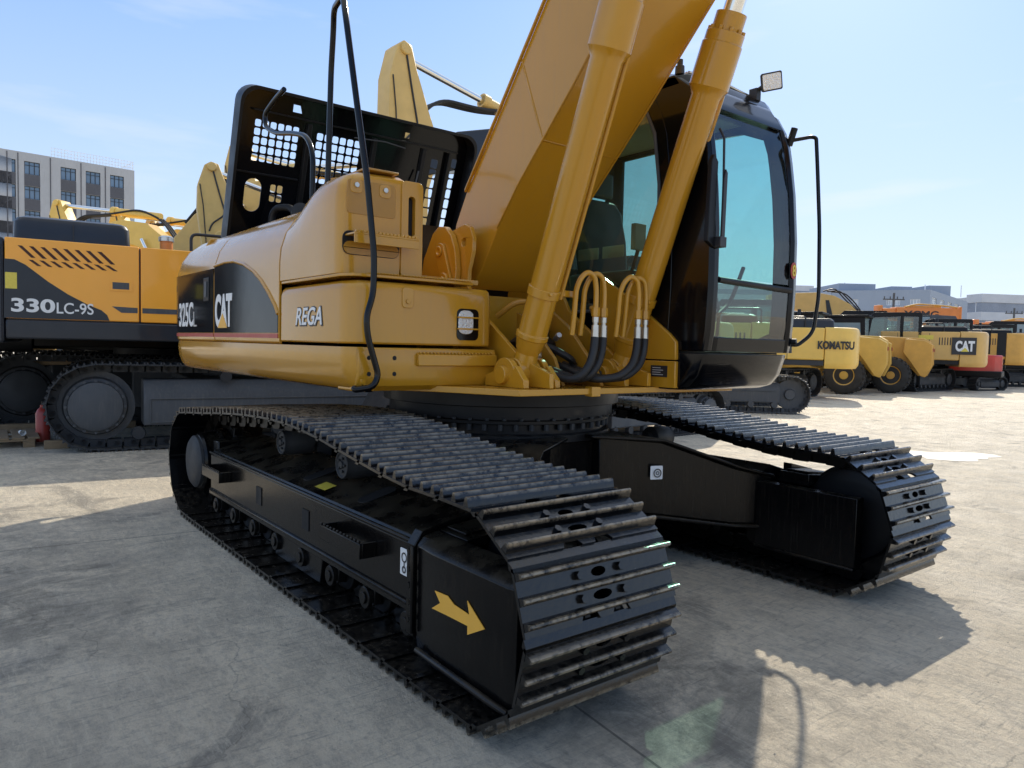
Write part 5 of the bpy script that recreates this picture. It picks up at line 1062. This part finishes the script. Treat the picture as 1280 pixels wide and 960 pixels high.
# orange excavator with black vents
h4 = yh(-.95, .3)
ro, ho, co_ = excavator('crawler_excavator', 'orange excavator with black vent panels and a striped dark counterweight at the far right', tail_at(1276, 32.5, h4, 2.9), h4, R(30), LOD, BLKM, DRT, DRT, L=4.0, H=.86, arm_on=False, zb=1.12, zt=2.4, hood=.18, cabz=3.0)
b = MB()
for x0, x1, z0, z1 in ((-1.25, -1.0, 1.5, 2.4), (-1.84, -1.5, 1.4, 2.45)): b.box(x0, x1, 1.382, 1.39, z0, z1)
b.build('vent_panel', BLKM, ho)
excavator('crawler_excavator', 'ochre excavator deep in the row, its hood showing between the loaders and the square logo', atpx(1140, 36), yh(-.95, .3), 0, LOD, BLKM, DRT, DRT, L=3.9, arm_on=False, cab=False, zt=2.35)
excavator('crawler_excavator', 'yellow excavator deep in the row behind the orange vented one', atpx(1262, 40), yh(-.9, .4), 0, KOM, BLKM, DRT, DRT, L=3.9, arm_on=False, cabm=BLKM, glass=LTG, zt=2.6, cabz=3.3)
excavator('crawler_excavator', 'last dark excavator cut by the right edge of the yard row', tail_at(1325, 34.5, h4, 2.9), h4, R(30), RED, BLKM, DRT, DRT, L=4.0, H=.86, arm_on=False, zb=1.12, zt=2.2, cabz=2.9, cw=WHT)
# ---- mobile cranes
def crane(label, px0, px1, D, z, txt, tp_, up=0):
    A, B = atpx(px0, D), atpx(px1, D); v = (B - A); Lc = v.length; rz = math.atan2(v.y, v.x); rt_ = empty('mobile_crane', label, 'mobile crane', (A.x, A.y, 0), rz, 'orange mobile cranes behind the row')
    b = MB(); b.box(0, Lc, -.45, .45, z, z + .85); b.box(-.8, 0, -.36, .36, z + .08, z + .76); b.box(-1.1, -.8, -.3, .3, z + .1, z + .95); b.box(Lc * .97, Lc, -.48, .48, z - .02, z + .95); bo = b.build('telescopic_boom', ORG, rt_, bevel=.04)
    b = MB(); b.tube([(.5, -.46, z + .86), (Lc * .3, -.46, z + 1.05), (Lc * .7, -.46, z + .98), (Lc - .3, -.46, z + .88)], .05, n=8, fil=.3); b.box(Lc * .2, Lc * .7, -.3, .3, z + .86, z + .96); b.build('boom_cable_tray', LOD, bo)
    lettering('boom_lettering', txt, INK, bo, (Lc * tp_, -.452, z + .22), (1, 0, 0), (0, 0, 1), 2.2, .42, bold=.03)
    b = MB(); b.box(-1, Lc * .8, -1.2, 1.2, .9, 1.5); b.build('carrier', ORG, rt_, bevel=.05)
    b = MB(); b.loft([[(x, y, zz) for x, y in rrect(Lc * .8 + .1, Lc * .8 + 2.0, -1.2, 1.2, .1)] for zz in (.7, 1.8, 2.6)]); b.build('crane_cab', ORG, rt_, bevel=.05)
    b = MB(); b.box(Lc * .4, Lc * .7, -1, 1, 1.55, z - .02); b.build('slewing_base', ORG, rt_, bevel=.05)
    for x in (0, 1.3, Lc * .6, Lc * .75):
        for s_ in (-1, 1): tyre(rt_, x, s_ * 1.0, .55, .35, s_, ORG)
    return rt_
crane('orange mobile crane with dark lettering, boom left of the striped building', 1112, 1192, 46, 3.5, 'XCMG', .10)
crane('orange mobile crane cut by the right edge, boom in front of the striped building', 1232, 1325, 46, 2.75, 'QY25K-I', .16)
crane('orange mobile crane, its boom hidden behind the tan curved boom', 975, 1058, 47, 3.0, 'XCMG', .2)
# ---- office buildings
GRB = mat('grey_render_wall', (.42, .425, .43), .85, noise=(.4, .2), streak=((.30, .29, .27), (3, 3, .25), .4)); GRD = mat('dark_spandrel_panel', (.085, .085, .095), .6, noise=(.6, .2)); GLB = mat('sky_reflecting_window_glass', (.14, .22, .32), .08, 0, .5, noise=(.35, .6)); FRB = mat('dark_window_frame', (.02, .022, .025), .5)
BLU = mat('hazed_blue_grey_cladding', (.30, .345, .41), .7, noise=(.3, .15), streak=((.25, .29, .36), (.6, .6, .1), .3)); WHF = mat('white_window_frame', (.8, .82, .84), .5); BAN = mat('pale_band_concrete', (.55, .56, .58), .8, noise=(.4, .2)); BLG = mat('blue_grey_glazing', (.24, .27, .33), .25, 0, .3, noise=(.5, .5))  # distance haze is lightened into the blue-grey cladding colour
def facade(root, A, B, z0, z1, wallm, cols, rows, framem, glassm, spandrel=None, depth=.25, mull=3, name='facade', dz=True):
    """wall from A to B with real window openings; cols in metres along it, rows in metres of height"""
    v = (B - A); L_ = v.length; T = Matrix.Translation(A) @ Matrix.Rotation(math.atan2(v.y, v.x), 4, 'Z')
    holes_ = [[(c0, r0), (c1, r0), (c1, r1), (c0, r1)] for c0, c1 in cols for r0, r1 in rows]
    b = MB(); b.slab([(0, z0), (L_, z0), (L_, z1), (0, z1)], holes_, 'y', 0, depth, T); w_ = b.build(name, wallm, root)
    for c0, c1 in cols:
        for r0, r1 in rows:
            b = MB()
            for k in range(mull + 1): x = c0 + (c1 - c0 - .07) * k / mull; b.box(x, x + .07, .12, .18, r0, r1, T)
            b.box(c0, c1, .121, .179, r0, r0 + .07, T); b.box(c0, c1, .121, .179, r1 - .07, r1, T)
            if mull > 1: b.box(c0, c1, .123, .177, r1 - (r1 - r0) * .3, r1 - (r1 - r0) * .3 + .05, T)
            wd = b.build('window', framem, w_); b = MB(); b.add([(c0, .2, r0), (c1, .2, r0), (c1, .2, r1), (c0, .2, r1)], [(0, 1, 2, 3)], T); b.build('pane', glassm, wd)
    if spandrel:
        b = MB()
        for c0, c1 in cols:
            for (r0, r1), (s0, s1) in zip(rows, rows[1:]): b.box(c0, c1, -.03, -.003, r1 + .02, s0 - .02, T)
            b.box(c0, c1, -.03, -.003, z0, rows[0][0] - .02, T)
        b.build('spandrel_panel', spandrel, w_)
    return w_, T
ofl = empty('office_building', 'grey four-storey office block with dark window bays and roof railing at the left', 'building', (0, 0, 0))
A, B = atpx(-60, 88), atpx(168, 102); LL = (B - A).length
def along(px):
    u = (px - 640) / f_px; d = (B - A); nr = HR - HF * u; rel = A - Vector((CAM.x, CAM.y, 0)); rel.z = 0; return -rel.dot(nr) / d.dot(nr) * LL
zof = lambda px, py: hit(px, py, A, Vector(((B - A).y, -(B - A).x, 0)).normalized()).z
ztop_ = zof(160, 212)
cols_ = [(along(a), along(c)) for a, c in ((-42, -24), (-16.5, 0 if False else -6), (0, 16.5), (32, 51.5), (77, 96), (108, 126), (138, 155))][2:]; cols_ = [(1.2, 3.4), (4.6, 6.6)] + cols_
rows_ = []
r1 = zof(145, 219.5); r0 = zof(145, 234.5); st_ = zof(145, 219.5) - zof(145, 248)
for k in (4, 3, 2, 1, 0):
    if r0 - k * st_ > .5: rows_.append((r0 - k * st_, r1 - k * st_))
w1_, TW_ = facade(ofl, A, B, 0, ztop_, GRB, cols_, rows_, FRB, GLB, GRD)
dirB = (B - A).normalized(); back = Vector((-dirB.y, dirB.x, 0)); b = MB(); c_ = [A + back * .26, B + back * .26, B + back * 18, A + back * 18]
b.loft([[(p.x, p.y, z) for p in c_] for z in (0, ztop_)]); b.build('side_walls', GRB, ofl)
b = MB()
for cc0, cc1 in zip(cols_, cols_[1:]):
    xm = (cc0[1] + cc1[0]) / 2; b.box(xm - .05, xm + .05, -.06, -.003, 0, ztop_ - .2, TW_)
b.build('downpipe', GRD, ofl)
b = MB(); xr0 = along(66)
n_ = 26
for k in range(n_ + 1): x = xr0 + (LL - xr0 - .1) * k / n_; b.box(x, x + .05, .3, .35, ztop_, ztop_ + 1.2, TW_)
for z in (ztop_ + .35, ztop_ + .75, ztop_ + 1.18): b.box(xr0, LL, .3, .35, z, z + .05, TW_)
for k in range(8): b.box(LL - .15, LL - .1, .5 + k * 1.5, .55 + k * 1.5, ztop_, ztop_ + 1.2, TW_)
b.box(LL - .15, LL - .1, .4, 12, ztop_ + 1.15, ztop_ + 1.2, TW_); b.build('roof_railing', WHF, ofl)
# right-hand block
rb2 = empty('office_building', 'blue-grey warehouse block with stepped roof and small white windows', 'building', (0, 0, 0))
A2, C2, D2 = atpx(1035, 118), atpx(1157, 112), atpx(1204, 135)
pl1 = Vector(((C2 - A2).y, -(C2 - A2).x, 0)).normalized(); zz = lambda px, py, P, n_2: hit(px, py, P, n_2).z
pl2 = Vector(((D2 - C2).y, -(D2 - C2).x, 0)).normalized(); zr = zz(1120, 362.5, A2, pl1)
def al(px, A_, B_):
    u = (px - 640) / f_px; d = (B_ - A_); nr = HR - HF * u; rel = A_ - Vector((CAM.x, CAM.y, 0)); rel.z = 0; return -rel.dot(nr) / d.dot(nr) * d.length
wr = (zz(1120, 381.5, A2, pl1), zz(1120, 374, A2, pl1)); w2r = (zz(1180, 386, C2, pl2), zz(1180, 376, C2, pl2))
WPN = mat('pale_reflecting_pane', (.50, .56, .62), .2, 0, .3, noise=(.8, .5))
facade(rb2, A2, C2, 0, zr, BLU, [(al(a, A2, C2), al(c, A2, C2)) for a, c in ((1103, 1111.5), (1112.5, 1120), (1132.5, 1145))] + [(al(1060, A2, C2), al(1068, A2, C2))], [(wr[0] - 4.4, wr[1] - 4.4), wr], WHF, WPN, None, .25, 3)
facade(rb2, C2, D2, 0, zr, BLU, [(al(a, C2, D2), al(c, C2, D2)) for a, c in ((1159.5, 1165.5), (1169.5, 1175), (1179, 1184), (1188, 1193))], [(w2r[0] - 4.4, w2r[1] - 4.4), w2r], WHF, WPN, None, .25, 2)
E2 = A2 + HF * 40
b = MB(); b.loft([[(p.x, p.y, z) for p in (A2 + HF * .3, C2 + HF * .35, D2 + HF * .3 - HR * .3, E2)] for z in (0, zr - .01)]); b.build('side_walls', BLU, rb2)
def rbox(name, px0, px1, py, D, m, parent, dep=12):
    p, q_ = atpx(px0, D), atpx(px1, D); zt2 = hit((px0 + px1) / 2, py, p, HF).z; b = MB(); b.loft([[(k.x, k.y, z) for k in (p, q_, q_ + HF * dep, p + HF * dep)] for z in (zr - .5, zt2)]); return b.build(name, m, parent)
rbox('roof_block', 1043, 1088.5, 354.5, 121, BLU, rb2); rbox('roof_block', 1108.5, 1134, 358, 124, BLU, rb2); rbox('roof_block', 1155, 1182, 357, 132, BLU, rb2)
b = MB()
for px in (1050, 1150, 1195):
    p = atpx(px, 125); b.cyl((p.x, p.y, zr), (p.x, p.y, zr + 2), .08, n=6)
b.build('roof_vent', WHF, rb2)
st2 = empty('office_building', 'striped pale office block with ribbon windows behind the cranes', 'building', (0, 0, 0))
def striped(px0, D0, px1, D1, py_top, nfl, parent, D_ref=None):
    p, q_ = atpx(px0, D0), atpx(px1, D1); n3 = Vector(((q_ - p).y, -(q_ - p).x, 0)).normalized(); zt2 = hit(px1, py_top, p, n3).z; fl = 3.6; d = (q_ - p); T = Matrix.Translation(p) @ Matrix.Rotation(math.atan2(d.y, d.x), 4, 'Z'); L_ = d.length
    b = MB(); z = zt2
    while z > 0: b.box(0, L_, -.15, 14, max(z - 1.7, 0), z, T); z -= fl
    b.build('concrete_band', BAN, parent, bevel=.02); b = MB(); b.box(.2, L_ - .2, .05, 13.8, 0, zt2 - .05, T); b.build('ribbon_window', BLG, parent)
    b = MB(); k = 0
    while k * 2.4 < L_: b.box(k * 2.4, k * 2.4 + .12, -.02, .04, 0, zt2 - .1, T); k += 1
    b.build('mullion', WHF, parent); return zt2
striped(1203, 150, 1222, 146, 367.5, 5, st2); striped(1222, 149, 1300, 165, 380, 5, st2)
p = atpx(1224, 156); q_ = atpx(1234, 156); zt3 = hit(1229, 369.5, p, HF).z; b = MB(); b.loft([[(k.x, k.y, z) for k in (p, q_, q_ + HF * 8, p + HF * 8)] for z in (10, zt3)]); b.build('roof_block', BLU, st2)
p = atpx(1258, 152); q_ = atpx(1310, 160); zt3 = hit(1270, 369.5, p, HF).z; b = MB(); b.loft([[(k.x, k.y, z) for k in (p, q_, q_ + HF * 8, p + HF * 8)] for z in (0, zt3)]); b.build('roof_block', BLU, st2)
far = empty('distant_building', 'distant low pale building just right of the black cab', 'building', (0, 0, 0)); p, q_ = atpx(1000, 190), atpx(1012, 190); zt3 = hit(1006, 357, p, HF).z
b = MB(); b.loft([[(k.x, k.y, z) for k in (p - HR * 30, q_, q_ + HF * 20, p - HR * 30 + HF * 20)] for z in (0, zt3)]); b.build('wall', BAN, far)
b = MB()
for k in range(4): 
    T = Matrix.Translation(p - HR * 30 - HF * .05) @ Matrix.Rotation(math.atan2(HR.y, HR.x), 4, 'Z'); b.box(.5, 32, -.02, .02, zt3 - 2.6 - k * 3.6, zt3 - 1.4 - k * 3.6, T)
b.build('ribbon_window', BLG, far)
# ---- poles
def pole(label, px, D, pytop, arms):
    p = atpx(px, D); zt2 = hit(px, pytop, p, HF).z; rt_ = empty('utility_pole', label, 'utility pole', (p.x, p.y, 0), math.atan2(HR.y, HR.x)); b = MB(); b.cyl((0, 0, 0), (0, 0, zt2), .13, .09, n=10); b.build('post', DRF, rt_)
    b = MB()
    for k in range(arms): b.box(-.9, .9, -.05, .05, zt2 - .6 - k * .8, zt2 - .5 - k * .8)
    for k in (-.8, -.3, .3, .8): b.cyl((k, 0, zt2 - .5), (k, 0, zt2 - .3), .05, n=6)
    b.build('crossarm', DRF, rt_)
pole('grey utility pole with two crossarms before the blue-grey block', 1112, 62, 366, 2); pole('thin grey pole in front of the striped building', 1262.5, 75, 385, 1)
# ---- small things at the left
p = atpx(52, 9.3); cyl_ = empty('fire_extinguisher', 'dark red steel cylinder standing beside the dusty track sprocket', 'fire extinguisher', (p.x, p.y, 0))
b = MB(); b.lathe((0, 0, 0), (0, 0, 1), [(0, .075), (.01, .082), (.36, .082), (.41, .06), (.44, .03), (.47, .03)], n=24); b.build('bottle', REDV, cyl_, bevel=.003)
b = MB(); b.box(-.03, .08, -.012, .012, .47, .49); b.box(-.02, .07, -.01, .01, .505, .515); b.cyl((0, 0, .46), (0, 0, .51), .018, n=10); b.build('valve_handle', BLKM, cyl_)
def pallet(label, px, D, rz, n, sc=1):
    p = atpx(px, D); rt_ = empty('wooden_pallet', label, 'pallet', (p.x, p.y, 0), rz); rt_.scale = (sc,) * 3
    for k in range(n): b = MB(); b.box(-.5 + k * .155, -.38 + k * .155, -.5, .5, .10, .122); b.build('slat', WOOD, rt_, bevel=.003)
    for y in (-.45, 0, .45):
        for x in (-.44, 0, .44): b = MB(); b.box(x - .06, x + .06, y - .05, y + .05, .0, .075); b.build('block', WOOD, rt_, bevel=.003)
        b = MB(); b.box(-.5, .5, y - .05, y + .05, .077, .098); b.build('runner', WOOD, rt_, bevel=.003)
    return rt_
pallet('weathered wooden pallet lying on the ground at the left edge', -22, 8.9, RA + .1, 7)
p = atpx(24, 8.9); cp = empty('paper_cup', 'crumpled white paper cup lying on the pallet', 'cup', (p.x, p.y, .0)); cp.location = (p.x, p.y, .125)
b = MB(); b.lathe((-.05, 0, .035), (1, .2, 0), [(0, .024), (.09, .035), (.095, .036), (.094, .033), (.01, .02)], n=16); b.build('cup_body', WHT, cp)
b = MB(); b.box(-.16, .1, -.05, .05, 0, .10); o = b.build('timber_block', WOOD, None, bevel=.006); p = atpx(73, 8.75); o.location = (p.x, p.y, 0); o.rotation_euler = (0, 0, RA); tag(o, 'short timber block lying under the curve of the dusty track', 'timber')
p = atpx(8, 10.2); b = MB(); b.box(-1.6, 1.6, -.08, .08, 0, .1); o = b.build('timber_beam', WOOD, None, bevel=.006); o.location = (p.x, p.y, 0); o.rotation_euler = (0, 0, RA); tag(o, 'long timber beam on the ground behind the red cylinder', 'timber')
b = MB(); b.box(-1.6, 1.6, -.06, .06, 0, .06); o = b.build('timber_beam', WOOD, None, bevel=.006); p = atpx(15, 10.6, .62); o.location = (p.x, p.y, .9); o.rotation_euler = (0, -.04, RA); tag(o, 'raised timber plank resting across the tracks at the far left', 'timber')

gb = MB(); rg2 = random.Random(5)
for k in range(420):
    x, y = rg2.uniform(-4, 3.6), rg2.uniform(-4.2, 3.5); r_ = rg2.uniform(.002, .006) * (1.5 if rg2.random() < .08 else 1); a = rg2.uniform(0, 6.28)
    pts = [(x + r_ * rg2.uniform(.7, 1.4) * math.cos(a + t * 1.57), y + r_ * rg2.uniform(.7, 1.4) * math.sin(a + t * 1.57)) for t in range(4)]
    gb.add([(u, v, .0005) for u, v in pts] + [(x, y, r_ * .9)], [(0, 1, 4), (1, 2, 4), (2, 3, 4), (3, 0, 4)])
tag(gb.build('loose_grit', mat('grit_stone', (.42, .38, .31), .9, noise=(5, .5))), 'scattered loose grit lying on the dusty concrete', 'grit', kind='stuff')
# ---- every separate piece becomes an object of its own
def split_loose(o):
    me = o.data; n = len(me.vertices); par = list(range(n))
    def fnd(i):
        while par[i] != i: par[i] = par[par[i]]; i = par[i]
        return i
    for e in me.edges:
        a, c = fnd(e.vertices[0]), fnd(e.vertices[1])
        if a != c: par[a] = c
    comps = {}
    for p in me.polygons: comps.setdefault(fnd(p.vertices[0]), []).append(p)
    if len(comps) < 2: return
    base = o.name.split('.')[0]
    for k, (r_, ps) in enumerate(comps.items()):
        idx = {}; vs = []; fs = []
        for p in ps:
            f = []
            for v in p.vertices:
                if v not in idx: idx[v] = len(vs); vs.append(me.vertices[v].co.copy())
                f.append(idx[v])
            fs.append(f)
        m2 = bpy.data.meshes.new(base); m2.from_pydata(vs, [], fs); m2.materials.append(me.materials[0]); m2.polygons.foreach_set('use_smooth', [True] * len(fs)); m2.set_sharp_from_angle(angle=R(32))
        c = o.copy(); c.data = m2; COL.objects.link(c); c.name = base
    bpy.data.objects.remove(o)
SPLIT = {'flange_bolts', 'hose_fitting', 'bearing_bolt', 'frame_opening_shade', 'pipe_union', 'hydraulic_pipe', 'bolt_hole_shade', 'panel_bolt', 'bolt_pad', 'spandrel_panel', 'rear_fender', 'tail_lamp', 'lamp_bar', 'downpipe', 'roof_vent', 'louvre', 'bar_mount', 'grey_stripe', 'vent_panel', 'roof_cable', 'plate_text', 'crossarm_pin'}
for o_ in [o_ for o_ in bpy.data.objects if o_.type == 'MESH' and o_.name.split('.')[0] in SPLIT and not children(o_)]: split_loose(o_)
